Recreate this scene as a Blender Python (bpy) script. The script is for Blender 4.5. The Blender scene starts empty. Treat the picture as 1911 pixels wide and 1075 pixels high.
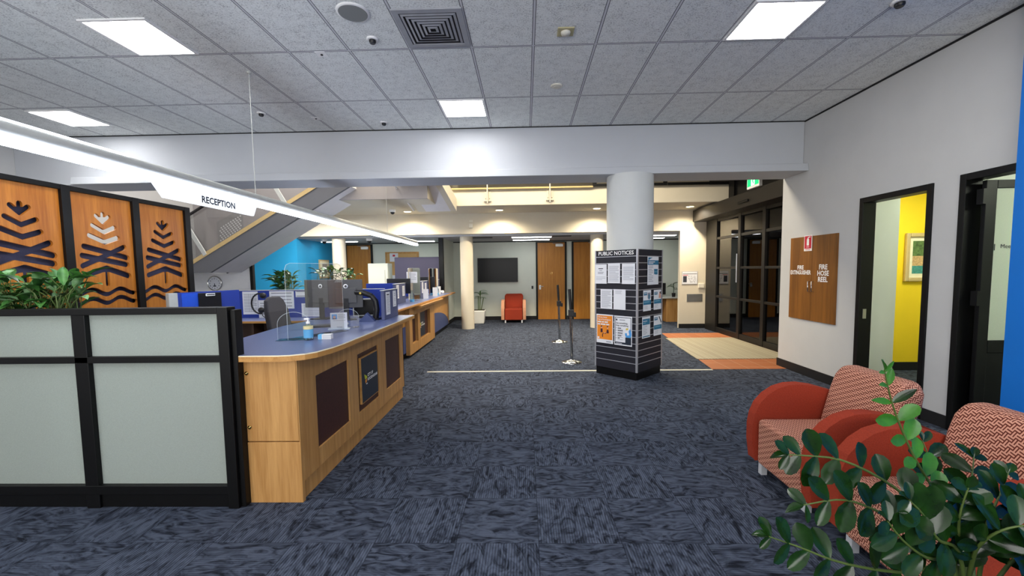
import bpy, math, random
from mathutils import Matrix, Vector
random.seed(7)
PI = math.pi
SC = bpy.context.scene
COL = SC.collection
# ------------------------------------------------------------------ materials
def s2l(c):
    return tuple((x/12.92 if x <= .04045 else ((x+.055)/1.055)**2.4) for x in [v/255 for v in c])
def _new(name):
    m = bpy.data.materials.new(name); m.use_nodes = True
    nt = m.node_tree; nt.nodes.clear()
    out = nt.nodes.new('ShaderNodeOutputMaterial')
    return m, nt, out
def _n(nt, t, **kw):
    n = nt.nodes.new(t)
    for k, v in kw.items(): setattr(n, k, v)
    return n
def _coord(nt, kind='Object', scale=(1, 1, 1), rot=(0, 0, 0), loc=(0, 0, 0)):
    tc = _n(nt, 'ShaderNodeTexCoord'); mp = _n(nt, 'ShaderNodeMapping')
    mp.inputs['Scale'].default_value = scale; mp.inputs['Rotation'].default_value = rot; mp.inputs['Location'].default_value = loc
    nt.links.new(tc.outputs[kind], mp.inputs[0]); return mp.outputs[0]
def _noise(nt, vec, scale, detail=3, rough=.6):
    n = _n(nt, 'ShaderNodeTexNoise'); n.inputs['Scale'].default_value = scale
    n.inputs['Detail'].default_value = detail; n.inputs['Roughness'].default_value = rough
    nt.links.new(vec, n.inputs['Vector']); return n.outputs['Fac']
def _ramp(nt, fac, stops):
    r = _n(nt, 'ShaderNodeValToRGB'); e = r.color_ramp.elements
    while len(e) < len(stops): e.new(.5)
    for el, (p, c) in zip(e, stops): el.position = p; el.color = (*c, 1)
    nt.links.new(fac, r.inputs[0]); return r.outputs[0]
def _math(nt, op, a, b=None):
    n = _n(nt, 'ShaderNodeMath', operation=op)
    for i, x in enumerate((a, b)):
        if x is None: continue
        if isinstance(x, (int, float)): n.inputs[i].default_value = x
        else: nt.links.new(x, n.inputs[i])
    return n.outputs[0]
def _mix(nt, fac, a, b):
    n = _n(nt, 'ShaderNodeMix', data_type='RGBA')
    for sock, x in ((n.inputs[0], fac), (n.inputs[6], a), (n.inputs[7], b)):
        if isinstance(x, (int, float)): sock.default_value = x
        elif isinstance(x, tuple): sock.default_value = (*x, 1)
        else: nt.links.new(x, sock)
    return n.outputs[2]
def _bsdf(nt, out, col, rough=.6, metal=0, spec=.4, **kw):
    b = _n(nt, 'ShaderNodeBsdfPrincipled')
    if isinstance(col, tuple): b.inputs['Base Color'].default_value = (*col, 1)
    else: nt.links.new(col, b.inputs['Base Color'])
    b.inputs['Roughness'].default_value = rough; b.inputs['Metallic'].default_value = metal
    b.inputs['Specular IOR Level'].default_value = spec
    for k, v in kw.items(): b.inputs[k].default_value = v
    nt.links.new(b.outputs[0], out.inputs[0]); return b
def _bump(nt, b, h, strength=.3, dist=.01):
    n = _n(nt, 'ShaderNodeBump'); n.inputs['Strength'].default_value = strength; n.inputs['Distance'].default_value = dist
    nt.links.new(h, n.inputs['Height']); nt.links.new(n.outputs[0], b.inputs['Normal'])
def plain(name, rgb, rough=.6, metal=0, var=.06, scale=9, spec=.4, bump=0, **kw):
    m, nt, out = _new(name); c = s2l(rgb)
    f = _noise(nt, _coord(nt), scale)
    col = _ramp(nt, f, [(.3, tuple(x*(1-var) for x in c)), (.7, tuple(min(1, x*(1+var)) for x in c))])
    b = _bsdf(nt, out, col, rough, metal, spec, **kw)
    if bump: _bump(nt, b, _noise(nt, _coord(nt), 160, 2), bump, .004)
    return m
def wood(name, a, b_, axis='z', scale=1.0, rough=.42, spec=.35):
    m, nt, out = _new(name)
    st = {'x': (1.2, 22, 22), 'y': (22, 1.2, 22), 'z': (22, 22, 1.2)}[axis]
    v = _coord(nt, 'Object', tuple(x*scale for x in st))
    f = _noise(nt, v, 1.0, 5, .62)
    v2 = _coord(nt, 'Object', tuple(x*scale*6 for x in st))
    g = _noise(nt, v2, 1.0, 2, .5)
    f = _math(nt, 'ADD', _math(nt, 'MULTIPLY', f, .75), _math(nt, 'MULTIPLY', g, .25))
    _bsdf(nt, out, _ramp(nt, f, [(.33, s2l(a)), (.66, s2l(b_))]), rough, 0, spec)
    return m
def emis(name, rgb, strength):
    m, nt, out = _new(name); e = _n(nt, 'ShaderNodeEmission')
    e.inputs[0].default_value = (*s2l(rgb), 1); e.inputs[1].default_value = strength
    nt.links.new(e.outputs[0], out.inputs[0]); return m
def glassy(name, tint, refl=.08, rough=.0, fres=True):
    m, nt, out = _new(name)
    t = _n(nt, 'ShaderNodeBsdfTransparent'); t.inputs[0].default_value = (*tint, 1)
    g = _n(nt, 'ShaderNodeBsdfGlossy'); g.inputs['Roughness'].default_value = rough
    mx = _n(nt, 'ShaderNodeMixShader')
    if fres:
        l = _n(nt, 'ShaderNodeFresnel'); l.inputs[0].default_value = 1.45
        f = _math(nt, 'MULTIPLY', l.outputs[0], refl); nt.links.new(f, mx.inputs[0])
    else: mx.inputs[0].default_value = refl
    nt.links.new(t.outputs[0], mx.inputs[1]); nt.links.new(g.outputs[0], mx.inputs[2])
    nt.links.new(mx.outputs[0], out.inputs[0]); return m
def frosted(name, rgb, trans=.45):
    m, nt, out = _new(name); c = s2l(rgb)
    f = _noise(nt, _coord(nt), 220, 2)
    col = _ramp(nt, f, [(.3, tuple(x*.86 for x in c)), (.7, c)])
    d = _n(nt, 'ShaderNodeBsdfPrincipled'); d.inputs['Roughness'].default_value = .35
    nt.links.new(col, d.inputs['Base Color'])
    t = _n(nt, 'ShaderNodeBsdfTranslucent'); nt.links.new(col, t.inputs[0])
    mx = _n(nt, 'ShaderNodeMixShader'); mx.inputs[0].default_value = trans
    nt.links.new(d.outputs[0], mx.inputs[1]); nt.links.new(t.outputs[0], mx.inputs[2])
    nt.links.new(mx.outputs[0], out.inputs[0]); return m
def carpet():
    m, nt, out = _new('slate carpet tiles')
    tc = _n(nt, 'ShaderNodeTexCoord'); sp = _n(nt, 'ShaderNodeSeparateXYZ'); nt.links.new(tc.outputs['Object'], sp.inputs[0])
    x = _math(nt, 'DIVIDE', _math(nt, 'SUBTRACT', sp.outputs[0], .06), .5)
    y = _math(nt, 'DIVIDE', _math(nt, 'SUBTRACT', sp.outputs[1], 2.92), .5)
    chk = _math(nt, 'ABSOLUTE', _math(nt, 'MODULO', _math(nt, 'ADD', _math(nt, 'FLOOR', x), _math(nt, 'FLOOR', y)), 2))
    cid = _n(nt, 'ShaderNodeCombineXYZ'); nt.links.new(_math(nt, 'FLOOR', x), cid.inputs[0]); nt.links.new(_math(nt, 'FLOOR', y), cid.inputs[1])
    wn = _n(nt, 'ShaderNodeTexWhiteNoise', noise_dimensions='2D'); nt.links.new(cid.outputs[0], wn.inputs[0])
    def streak(a, b):
        mp = _n(nt, 'ShaderNodeCombineXYZ')
        nt.links.new(_math(nt, 'MULTIPLY', sp.outputs[0], a), mp.inputs[0]); nt.links.new(_math(nt, 'MULTIPLY', sp.outputs[1], b), mp.inputs[1])
        nt.links.new(_math(nt, 'MULTIPLY', wn.outputs[0], 30), mp.inputs[2])
        n = _n(nt, 'ShaderNodeTexNoise'); n.inputs['Scale'].default_value = 1; n.inputs['Detail'].default_value = 4
        n.inputs['Roughness'].default_value = .55; n.inputs['Distortion'].default_value = 2.6
        nt.links.new(mp.outputs[0], n.inputs['Vector']); return n.outputs['Fac']
    st = _n(nt, 'ShaderNodeMix', data_type='FLOAT'); nt.links.new(chk, st.inputs[0])
    nt.links.new(streak(5, 13), st.inputs[2]); nt.links.new(streak(13, 5), st.inputs[3])
    ridge = _n(nt, 'ShaderNodeMix', data_type='FLOAT'); nt.links.new(chk, ridge.inputs[0])
    rx = _math(nt, 'SINE', _math(nt, 'MULTIPLY', sp.outputs[0], 2*PI*62)); ry = _math(nt, 'SINE', _math(nt, 'MULTIPLY', sp.outputs[1], 2*PI*62))
    nt.links.new(ry, ridge.inputs[2]); nt.links.new(rx, ridge.inputs[3])
    col = _ramp(nt, st.outputs[0], [(.34, s2l((25, 28, 37))), (.46, s2l((54, 60, 73))), (.62, s2l((76, 83, 98)))])
    rr = _math(nt, 'MULTIPLY', _math(nt, 'ADD', ridge.outputs[0], .2), _math(nt, 'ADD', _math(nt, 'MULTIPLY', chk, .16), .16))
    dk = _noise(nt, tc.outputs['Object'], 420, 2)
    rr = _math(nt, 'ADD', rr, _math(nt, 'MULTIPLY', _math(nt, 'SUBTRACT', dk, .5), .8))
    hs = _n(nt, 'ShaderNodeHueSaturation'); nt.links.new(col, hs.inputs['Color']); nt.links.new(_math(nt, 'ADD', rr, .98), hs.inputs['Value'])
    # faint joints
    def edge(t):
        f = _math(nt, 'FRACT', t); d = _math(nt, 'ABSOLUTE', _math(nt, 'SUBTRACT', f, .5)); return _math(nt, 'GREATER_THAN', d, .494)
    j = _math(nt, 'MULTIPLY', _math(nt, 'MAXIMUM', edge(x), edge(y)), .45)
    col2 = _mix(nt, j, hs.outputs[0], s2l((26, 30, 40)))
    b = _bsdf(nt, out, col2, .95, 0, .1); _bump(nt, b, dk, .5, .006)
    return m
def ceiling_mat():
    m, nt, out = _new('ceiling tiles')
    tc = _n(nt, 'ShaderNodeTexCoord'); sp = _n(nt, 'ShaderNodeSeparateXYZ'); nt.links.new(tc.outputs['Object'], sp.inputs[0])
    x = _math(nt, 'DIVIDE', _math(nt, 'SUBTRACT', sp.outputs[0], .10), .6)
    y = _math(nt, 'DIVIDE', _math(nt, 'SUBTRACT', sp.outputs[1], 5.425), 1.2)
    def edge(t, w):
        f = _math(nt, 'FRACT', t); d = _math(nt, 'ABSOLUTE', _math(nt, 'SUBTRACT', f, .5)); return d, w
    dx = _math(nt, 'MULTIPLY', _math(nt, 'SUBTRACT', .5, edge(x, 0)[0]), .6)
    dy = _math(nt, 'MULTIPLY', _math(nt, 'SUBTRACT', .5, edge(y, 0)[0]), 1.2)
    d = _math(nt, 'MINIMUM', dx, dy)
    bar = _math(nt, 'LESS_THAN', d, .011)
    line = _math(nt, 'MULTIPLY', _math(nt, 'LESS_THAN', d, .015), _math(nt, 'GREATER_THAN', d, .0085))
    f1 = _noise(nt, tc.outputs['Object'], 75, 4, .75); f2 = _noise(nt, tc.outputs['Object'], 14, 2)
    f = _math(nt, 'ADD', _math(nt, 'MULTIPLY', f1, .8), _math(nt, 'MULTIPLY', f2, .2))
    col = _ramp(nt, f, [(.33, s2l((128, 129, 134))), (.47, s2l((219, 222, 221))), (.6, s2l((233, 236, 235)))])
    col = _mix(nt, bar, col, s2l((200, 201, 206)))
    col = _mix(nt, line, col, s2l((92, 94, 100)))
    b = _bsdf(nt, out, col, .9, 0, .1)
    return m
def maze(name, base, dark, per=.026):
    # woven key fabric: interlocking stepped stripes
    m, nt, out = _new(name)
    tc = _n(nt, 'ShaderNodeTexCoord'); mp = _n(nt, 'ShaderNodeMapping'); mp.inputs['Rotation'].default_value = (0, 0, .3)
    nt.links.new(tc.outputs['UV'], mp.inputs[0])
    sp = _n(nt, 'ShaderNodeSeparateXYZ'); nt.links.new(mp.outputs[0], sp.inputs[0])
    u = _math(nt, 'DIVIDE', sp.outputs[0], per); v = _math(nt, 'DIVIDE', sp.outputs[1], per)
    # key pattern: cells of upright and level bars alternate and join at their corners
    q = _math(nt, 'GREATER_THAN', _math(nt, 'FRACT', _math(nt, 'ADD', _math(nt, 'MULTIPLY', _math(nt, 'FLOOR', u), .5), _math(nt, 'ADD', _math(nt, 'MULTIPLY', _math(nt, 'FLOOR', v), .5), .01))), .25)
    a = _math(nt, 'LESS_THAN', _math(nt, 'FRACT', _math(nt, 'MULTIPLY', u, 2)), .45)
    b = _math(nt, 'LESS_THAN', _math(nt, 'FRACT', _math(nt, 'MULTIPLY', v, 2)), .45)
    f = _n(nt, 'ShaderNodeMix', data_type='FLOAT'); nt.links.new(q, f.inputs[0]); nt.links.new(a, f.inputs[2]); nt.links.new(b, f.inputs[3])
    col = _mix(nt, f.outputs[0], s2l(base), s2l(dark))
    bs = _bsdf(nt, out, col, .9, 0, .15); _bump(nt, bs, f.outputs[0], .3, .003)
    return m
def tiles_mat(name, a, b_, grout, size, line=.02):
    m, nt, out = _new(name)
    br = _n(nt, 'ShaderNodeTexBrick'); br.offset = 0; br.squash = 1
    v = _coord(nt, 'Object', (1/size[0], 1/size[1], 1))
    nt.links.new(v, br.inputs['Vector'])
    br.inputs['Color1'].default_value = (*s2l(a), 1); br.inputs['Color2'].default_value = (*s2l(b_), 1); br.inputs['Mortar'].default_value = (*s2l(grout), 1)
    br.inputs['Scale'].default_value = 1; br.inputs['Mortar Size'].default_value = line; br.inputs['Brick Width'].default_value = 1; br.inputs['Row Height'].default_value = 1
    _bsdf(nt, out, br.outputs[0], .55, 0, .3); return m
def leafmat(name, a, b_, rough=.3, spec=.5):
    m, nt, out = _new(name)
    f = _noise(nt, _coord(nt), 17, 3)
    bs = _bsdf(nt, out, _ramp(nt, f, [(.3, s2l(a)), (.7, s2l(b_))]), rough, 0, spec); return m
W = dict(
 carpet=carpet(), ceil=ceiling_mat(),
 wall=plain('off white wall paint', (196, 196, 195), .85, var=.02, scale=3, bump=.08),
 beam=plain('pale grey beam paint', (184, 187, 192), .8, var=.015, scale=3),
 column=plain('column paint', (198, 201, 200), .6, var=.02, scale=4),
 cream=plain('cream wall paint', (204, 196, 178), .8, var=.02, scale=3),
 backwall=plain('pale green white paint', (212, 217, 206), .85, var=.02, scale=3),
 grey=plain('warm grey plaster', (165, 160, 160), .85, var=.03, scale=4),
 stairgrey=plain('grey stringer paint', (98, 99, 104), .6, var=.03, scale=4),
 soffit=plain('stair soffit paint', (214, 211, 212), .8, var=.03, scale=5),
 blue=plain('bright blue wall paint', (0, 112, 205), .6, var=.02, scale=3),
 cyan=plain('turquoise wall paint', (34, 150, 200), .7, var=.03, scale=3),
 yellow=plain('yellow wall paint', (240, 204, 30), .7, var=.02, scale=3),
 black=plain('black powder coat', (7, 7, 8), .45, var=.15, scale=12, spec=.25),
 skirt=plain('black skirting', (17, 17, 20), .6, var=.1),
 bronze=plain('dark bronze frame', (30, 27, 24), .45, metal=.3, var=.08),
 frost=frosted('frosted glass', (196, 205, 198), .5),
 frost2=frosted('bright frosted glass', (222, 228, 212), .5),
 glass=glassy('dark door glass', (.42, .40, .38), 1.3), acrylic=glassy('clear acrylic', (.965, .975, .975), .9),
 acryedge=plain('acrylic edge', (214, 224, 228), .3, var=.03), balglass=glassy('balustrade glass', (.80, .80, .80), 1.0),
 oak=wood('light oak veneer', (158, 112, 60), (196, 150, 92), 'z', .8),
 oakh=wood('light oak edge', (166, 116, 58), (196, 148, 86), 'y', .8),
 oakx=wood('light oak edge across', (166, 116, 58), (196, 148, 86), 'x', .8),
 screenwood=wood('amber screen veneer', (158, 88, 22), (204, 130, 48), 'z', .55),
 doorwood=wood('honey door veneer', (160, 100, 30), (190, 130, 50), 'z', .8),
 cabwood=wood('walnut cabinet veneer', (102, 62, 16), (144, 92, 32), 'z', .5),
 maroon=plain('maroon laminate', (62, 32, 28), .5, var=.22, scale=40), brownpanel=plain('dark brown panel', (64, 44, 34), .6, var=.1),
 laminate=plain('blue grey laminate', (92, 102, 142), .28, var=.12, scale=60, spec=.5),
 navy=plain('navy sign panel', (32, 42, 56), .5, var=.05), navyblue=plain('slate blue laminate', (62, 74, 118), .5, var=.05),
 blueboard=plain('royal blue fabric', (40, 62, 150), .9, var=.08, scale=120), blueboard2=plain('grey blue fabric', (84, 90, 124), .9, var=.06, scale=120),
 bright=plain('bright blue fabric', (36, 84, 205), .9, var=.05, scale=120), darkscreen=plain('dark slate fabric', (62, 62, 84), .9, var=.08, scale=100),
 palegrey=plain('pale grey trim', (186, 188, 184), .6), white=plain('white plastic', (228, 228, 228), .4, var=.02),
 offwhite=plain('cream plastic', (214, 210, 196), .5, var=.02), paper=plain('white paper', (222, 224, 230), .8, var=.015),
 ink=plain('printed grey text', (140, 142, 152), .8), darkink=plain('printed dark text', (52, 54, 64), .8), teal=plain('teal print', (48, 112, 146), .7),
 lteal=plain('light teal print', (120, 178, 200), .7), orange=plain('orange print', (224, 134, 34), .7, var=.03), pink=plain('skin print', (214, 160, 140), .7),
 maroonp=plain('maroon print', (62, 22, 40), .7), skyp=plain('sky blue print', (74, 150, 214), .7), yellowp=plain('yellow print', (214, 190, 84), .7),
 redp=plain('safety red', (196, 28, 52), .5), whitep=plain('white lettering', (240, 240, 240), .6, var=.01), greenp=emis('exit green', (30, 160, 90), 1.1), exitw=emis('exit white', (225, 245, 232), 1.3),
 limep=plain('lime logo', (190, 200, 60), .6), orangep=plain('orange logo', (226, 150, 60), .6),
 slat=plain('charcoal slat board', (27, 27, 37), .6, var=.06), alu=plain('brushed aluminium', (188, 190, 196), .35, metal=.6, var=.03),
 chrome=plain('polished steel', (190, 190, 188), .12, metal=1, var=.03), steel=plain('satin steel', (176, 176, 172), .3, metal=.9, var=.03), brass=plain('brass lock', (188, 160, 96), .25, metal=1),
 rust=plain('rust red upholstery', (150, 58, 40), .95, var=.16, scale=130, spec=.1, bump=.3), peach=plain('peach upholstery', (206, 150, 118), .95, var=.08, scale=130, spec=.1),
 maze=maze('key pattern fabric', (206, 150, 128), (98, 46, 36)), legp=plain('pale metal leg', (204, 206, 210), .4, metal=.2, var=.02),
 darkchair=plain('charcoal chair fabric', (50, 50, 56), .85, var=.1, scale=90), plastic=plain('black plastic', (24, 24, 27), .4, var=.08), monback=plain('graphite monitor shell', (84, 84, 86), .45, var=.04),
 screenoff=plain('switched off screen', (9, 9, 11), .3, var=.05, spec=.2), terra=tiles_mat('terracotta tiles', (168, 102, 62), (156, 92, 54), (178, 138, 108), (.3, .3)), mat=tiles_mat('ribbed beige mat', (172, 165, 142), (158, 150, 128), (132, 124, 104), (.055, 40), .12),
 strip=plain('pale metal strip', (206, 204, 190), .4, metal=.3), cork=plain('cork', (196, 158, 104), .9, var=.1, scale=60), brick=plain('dark brown outside wall', (58, 36, 30), .8, var=.1),
 zz=leafmat('deep green leaf', (9, 29, 7), (26, 56, 17), .2, .3), zzl=leafmat('fresh green leaf', (34, 84, 20), (58, 116, 30), .35, .3), stem=plain('plant stem', (74, 92, 40), .5, var=.15),
 leaf=leafmat('mid green leaf', (24, 72, 24), (84, 140, 64), .35), leafd=leafmat('dark leaf', (18, 48, 24), (48, 92, 40), .35), leafl=leafmat('light leaf', (84, 140, 70), (160, 196, 150), .35), soil=plain('potting soil', (42, 32, 26), .95, var=.3, scale=40),
 pot=plain('white ceramic pot', (226, 226, 220), .35, var=.02), potd=plain('dark planter', (40, 40, 42), .6), gold=plain('pale gold frame', (206, 180, 128), .4, metal=.3, var=.05), canvas=plain('cream mount', (232, 222, 190), .8),
 pgreen=plain('painted foliage', (86, 110, 60), .8, var=.5, scale=30), psand=plain('painted sand', (196, 160, 110), .8, var=.3, scale=40), pteal=plain('painted water', (70, 140, 130), .8, var=.3, scale=40), pgrey=plain('painted figures', (150, 140, 130), .8, var=.5, scale=50),
 panel=emis('ceiling panel light', (250, 249, 248), 11), tube=emis('tube light', (226, 236, 255), 7), signlit=emis('lit sign face', (226, 236, 252), .6), batten=emis('batten light', (236, 240, 240), 6), warm=emis('warm downlight', (255, 226, 170), 9),
 roomlit=emis('meeting room light', (244, 250, 228), 13), bottle=glassy('clear bottle', (.80, .90, .96), .8), bluelabel=plain('blue label', (96, 168, 214), .5), cream2=plain('pale yellow label', (226, 214, 160), .6),
 grille=plain('grey louvre', (152, 154, 160), .6), grilled=plain('dark louvre gap', (46, 46, 52), .8), speaker=plain('grey speaker mesh', (128, 130, 130), .8, var=.05, scale=200), yellowed=plain('yellowed plastic', (176, 168, 132), .6), rail=plain('dark rail', (38, 36, 38), .5), perf=plain('perforated metal', (150, 148, 148), .6),
)
# ------------------------------------------------------------------ mesh builder
_tc = {}
def text_mesh(s, bold):
    k = (s, bold)
    if k not in _tc:
        cu = bpy.data.curves.new('t', 'FONT'); cu.body = s; cu.size = 1; cu.offset = bold; cu.resolution_u = 2
        ob = bpy.data.objects.new('t', cu); COL.objects.link(ob)
        dg = bpy.context.evaluated_depsgraph_get(); dg.update()
        me = bpy.data.meshes.new_from_object(ob.evaluated_get(dg))
        _tc[k] = ([tuple(v.co) for v in me.vertices], [tuple(p.vertices) for p in me.polygons])
        bpy.data.objects.remove(ob); bpy.data.curves.remove(cu); bpy.data.meshes.remove(me)
    return _tc[k]
class MB:
    def __init__(s, M=None): s.v = []; s.f = []; s.m = []; s.s = []; s.M = M or Matrix()
    def add(s, vs, fs, m=0, sm=False):
        o = len(s.v); s.v += [s.M @ Vector(v) for v in vs]
        for f in fs: s.f.append(tuple(i+o for i in f)); s.m.append(m); s.s.append(sm)
        return s
    def box(s, x0, x1, y0, y1, z0, z1, m=0):
        return s.add([(x, y, z) for x in (x0, x1) for y in (y0, y1) for z in (z0, z1)],
            [(0, 1, 3, 2), (4, 6, 7, 5), (0, 4, 5, 1), (2, 3, 7, 6), (0, 2, 6, 4), (1, 5, 7, 3)], m)
    def hexa(s, p, m=0):  # eight points, bottom loop then top loop
        return s.add(p, [(3, 2, 1, 0), (4, 5, 6, 7), (0, 1, 5, 4), (1, 2, 6, 5), (2, 3, 7, 6), (3, 0, 4, 7)], m)
    def quad(s, a, b, c, d, m=0): return s.add([a, b, c, d], [(0, 1, 2, 3)], m)
    def rect(s, x0, x1, z0, z1, y, m=0): return s.quad((x0, y, z0), (x1, y, z0), (x1, y, z1), (x0, y, z1), m)
    def poly(s, pts, y, m=0): return s.add([(a, y, b) for a, b in pts], [tuple(range(len(pts)))], m)
    def tube(s, pts, r, n=8, m=0, caps=True):
        pts = [Vector(p) for p in pts]; k = len(pts); rs = r if isinstance(r, (list, tuple)) else [r]*k
        vs = []; fs = []; up = None
        for i, p in enumerate(pts):
            t = (pts[min(i+1, k-1)]-pts[max(i-1, 0)]).normalized()
            if up is None: up = Vector((0, 0, 1)) if abs(t.z) < .9 else Vector((1, 0, 0))
            a = t.cross(up).normalized(); b = a.cross(t).normalized(); up = b
            for j in range(n):
                w = 2*PI*j/n; vs.append(p+(a*math.cos(w)+b*math.sin(w))*rs[i])
        for i in range(k-1):
            for j in range(n): fs.append((i*n+j, i*n+(j+1) % n, (i+1)*n+(j+1) % n, (i+1)*n+j))
        s.add(vs, fs, m, True)
        if caps: s.add(vs[:n], [tuple(range(n))[::-1]], m); s.add(vs[-n:], [tuple(range(n))], m)
        return s
    def cyl(s, p0, p1, r0, r1=None, n=20, m=0): return s.tube([p0, p1], [r0, r0 if r1 is None else r1], n, m)
    def lathe(s, prof, c=(0, 0, 0), n=24, m=0, sm=True, caps=True):
        vs = [(c[0]+r*math.cos(2*PI*j/n), c[1]+r*math.sin(2*PI*j/n), c[2]+z) for r, z in prof for j in range(n)]
        fs = [(i*n+j, i*n+(j+1) % n, (i+1)*n+(j+1) % n, (i+1)*n+j) for i in range(len(prof)-1) for j in range(n)]
        s.add(vs, fs, m, sm)
        for i, rev in ((0, True), (len(prof)-1, False)) if caps else ():
            if prof[i][0] > 1e-4:
                lp = list(range(n)); s.add(vs[i*n:(i+1)*n], [tuple(lp[::-1] if rev else lp)], m)
        return s
    def ell(s, c, r, n=16, m=0):
        k = n//2
        return s.M_ell(c, r, n, k, m)
    def M_ell(s, c, r, n, k, m):
        vs = [(c[0]+r[0]*math.sin(PI*i/k)*math.cos(2*PI*j/n), c[1]+r[1]*math.sin(PI*i/k)*math.sin(2*PI*j/n), c[2]+r[2]*math.cos(PI*i/k)) for i in range(k+1) for j in range(n)]
        return s.add(vs, [(i*n+j, (i+1)*n+j, (i+1)*n+(j+1) % n, i*n+(j+1) % n) for i in range(k) for j in range(n)], m, True)
    def prism(s, pts, fn, w0, w1, m=0, side=None):  # fn(u, v, w) -> xyz
        n = len(pts); side = m if side is None else side
        vs = [fn(u, v, w0) for u, v in pts]+[fn(u, v, w1) for u, v in pts]
        s.add(vs, [tuple(range(n))[::-1], tuple(range(n, 2*n))], m)
        return s.add(vs, [(i, (i+1) % n, n+(i+1) % n, n+i) for i in range(n)], side)
    def text(s, t, size, x, z, y, m=0, align='l', bold=.0, sx=1):
        v, f = text_mesh(t, bold); w = max(p[0] for p in v); 
        dx = {'l': 0, 'c': -w/2, 'r': -w}[align]
        return s.add([(x+(p[0]+dx)*size*sx, y, z+p[1]*size) for p in v], f, m)
    def build(s, name, mats, parent=None, bevel=0, seg=2, label=None, cat=None, group=None, kind=None, loc=(0, 0, 0), rz=0, origin=None, sub=0):
        me = bpy.data.meshes.new(name)
        og = Vector(origin) if origin else Vector((0, 0, 0))
        me.from_pydata([v-og for v in s.v], [], s.f)
        for mt in (mats if isinstance(mats, (list, tuple)) else [mats]): me.materials.append(W[mt])
        me.polygons.foreach_set('material_index', s.m); me.polygons.foreach_set('use_smooth', s.s)
        uv = me.uv_layers.new(name='UVMap')
        for p in me.polygons:
            n = p.normal; a, b = ((1, 2) if abs(n.x) >= max(abs(n.y), abs(n.z)) else (0, 2) if abs(n.y) >= abs(n.z) else (0, 1))
            for li in p.loop_indices:
                co = me.vertices[me.loops[li].vertex_index].co; uv.data[li].uv = (co[a], co[b])
        me.update()
        ob = bpy.data.objects.new(name, me); COL.objects.link(ob)
        if parent: ob.parent = parent
        ob.location = og if origin else loc; ob.rotation_euler = (0, 0, rz)
        if bevel:
            md = ob.modifiers.new('edge', 'BEVEL'); md.width = bevel; md.segments = seg; md.limit_method = 'ANGLE'; md.angle_limit = .7
        if sub:
            md = ob.modifiers.new('smooth', 'SUBSURF'); md.levels = sub; md.render_levels = sub
        tag(ob, label, cat, group, kind); return ob
def tag(o, label=None, cat=None, group=None, kind=None):
    for k, v in (('label', label), ('category', cat), ('group', group), ('kind', kind)):
        if v: o[k] = v
    return o
def thing(name, label, cat, loc=(0, 0, 0), rz=0, group=None, kind=None):
    o = bpy.data.objects.new(name, None); COL.objects.link(o); o.empty_display_size = .1
    o.location = loc; o.rotation_euler = (0, 0, rz); return tag(o, label, cat, group, kind)
def dup(o, loc=None, rz=None, label=None, parent=None):
    c = o.copy(); COL.objects.link(c)
    if parent: c.parent = parent
    if loc is not None: c.location = loc
    if rz is not None: c.rotation_euler = (0, 0, rz)
    if label: c['label'] = label
    for ch in o.children: dup(ch, parent=c)
    return c
def struct(name, mb, mats, label, cat, **kw): return mb.build(name, mats, label=label, cat=cat, kind='structure', **kw)
# ------------------------------------------------------------------ camera
def camera():
    cd = bpy.data.cameras.new('camera'); co = bpy.data.objects.new('camera', cd); COL.objects.link(co)
    yaw, pit, rol = -.0239, -.0701, -.0134
    f = Vector((math.sin(yaw)*math.cos(pit), math.cos(yaw)*math.cos(pit), math.sin(pit)))
    r = Vector((math.cos(yaw), -math.sin(yaw), 0)); u = r.cross(f)
    r2 = math.cos(rol)*r+math.sin(rol)*u; u2 = -math.sin(rol)*r+math.cos(rol)*u
    co.matrix_world = Matrix(((r2.x, u2.x, -f.x, 0), (r2.y, u2.y, -f.y, 0), (r2.z, u2.z, -f.z, 1.645), (0, 0, 0, 1)))
    cd.sensor_width = 36; cd.lens = 782.04/1911*36; cd.shift_x = -7.36/1911; cd.shift_y = 21.66/1911; cd.clip_start = .05
    SC.camera = co
camera()
# ------------------------------------------------------------------ setting
CZ = 3.812; XR = 4.2
struct('floor', MB().box(-9, 9, -4, 15, -.1, 0), 'carpet', 'dark slate blue patterned carpet tile floor', 'floor')
struct('ceiling', MB().box(-8, XR+.1, -4, 6.53, CZ, CZ+.1), 'ceil', 'grey speckled lay-in tile ceiling of the front room', 'ceiling')
# right wall with two door openings
mb = MB(); t = .12; D1 = (4.48, 5.39, 2.46); D2 = (3.2, 4.18, 2.48)
mb.box(XR, XR+t, D1[1], 7.02, 0, CZ); mb.box(XR, XR+t, D1[0], D1[1], D1[2], CZ); mb.box(XR, XR+t, D2[1], D1[0], 0, CZ)
mb.box(XR, XR+t, D2[0], D2[1], D2[2], CZ); mb.box(XR, XR+t, -4, D2[0], 0, CZ)
struct('wall_right', mb, 'wall', 'off white right wall with two doorways and fire cabinet', 'wall')
struct('wall_right_blue', MB().box(4.09, XR-.002, -4, 3.65, 0, CZ-.005), 'blue', 'bright blue wall facing at the far right edge', 'wall')
struct('wall_left', MB().box(-8.1, -8, -4, 14, 0, 5.2), 'wall', 'plain side wall behind the reception area', 'wall')
struct('wall_rear', MB().box(-8, XR, -4.1, -4, 0, CZ), 'wall', 'plain wall behind the viewer', 'wall')
mb = MB(); mb.box(-8, XR-.002, 6.53, 7.0, 3.07, 4.2); mb.hexa([(-7, 6.40, 3.055), (XR-.002, 6.40, 3.055), (XR-.002, 7.0, 3.055), (-7, 7.0, 3.055), (-7, 6.42, 3.165), (XR-.002, 6.42, 3.165), (XR-.002, 6.6, 3.20), (-7, 6.6, 3.20)])
struct('beam', mb, 'beam', 'wide pale grey ceiling beam with a projecting lower ledge', 'beam', bevel=.008)
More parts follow.
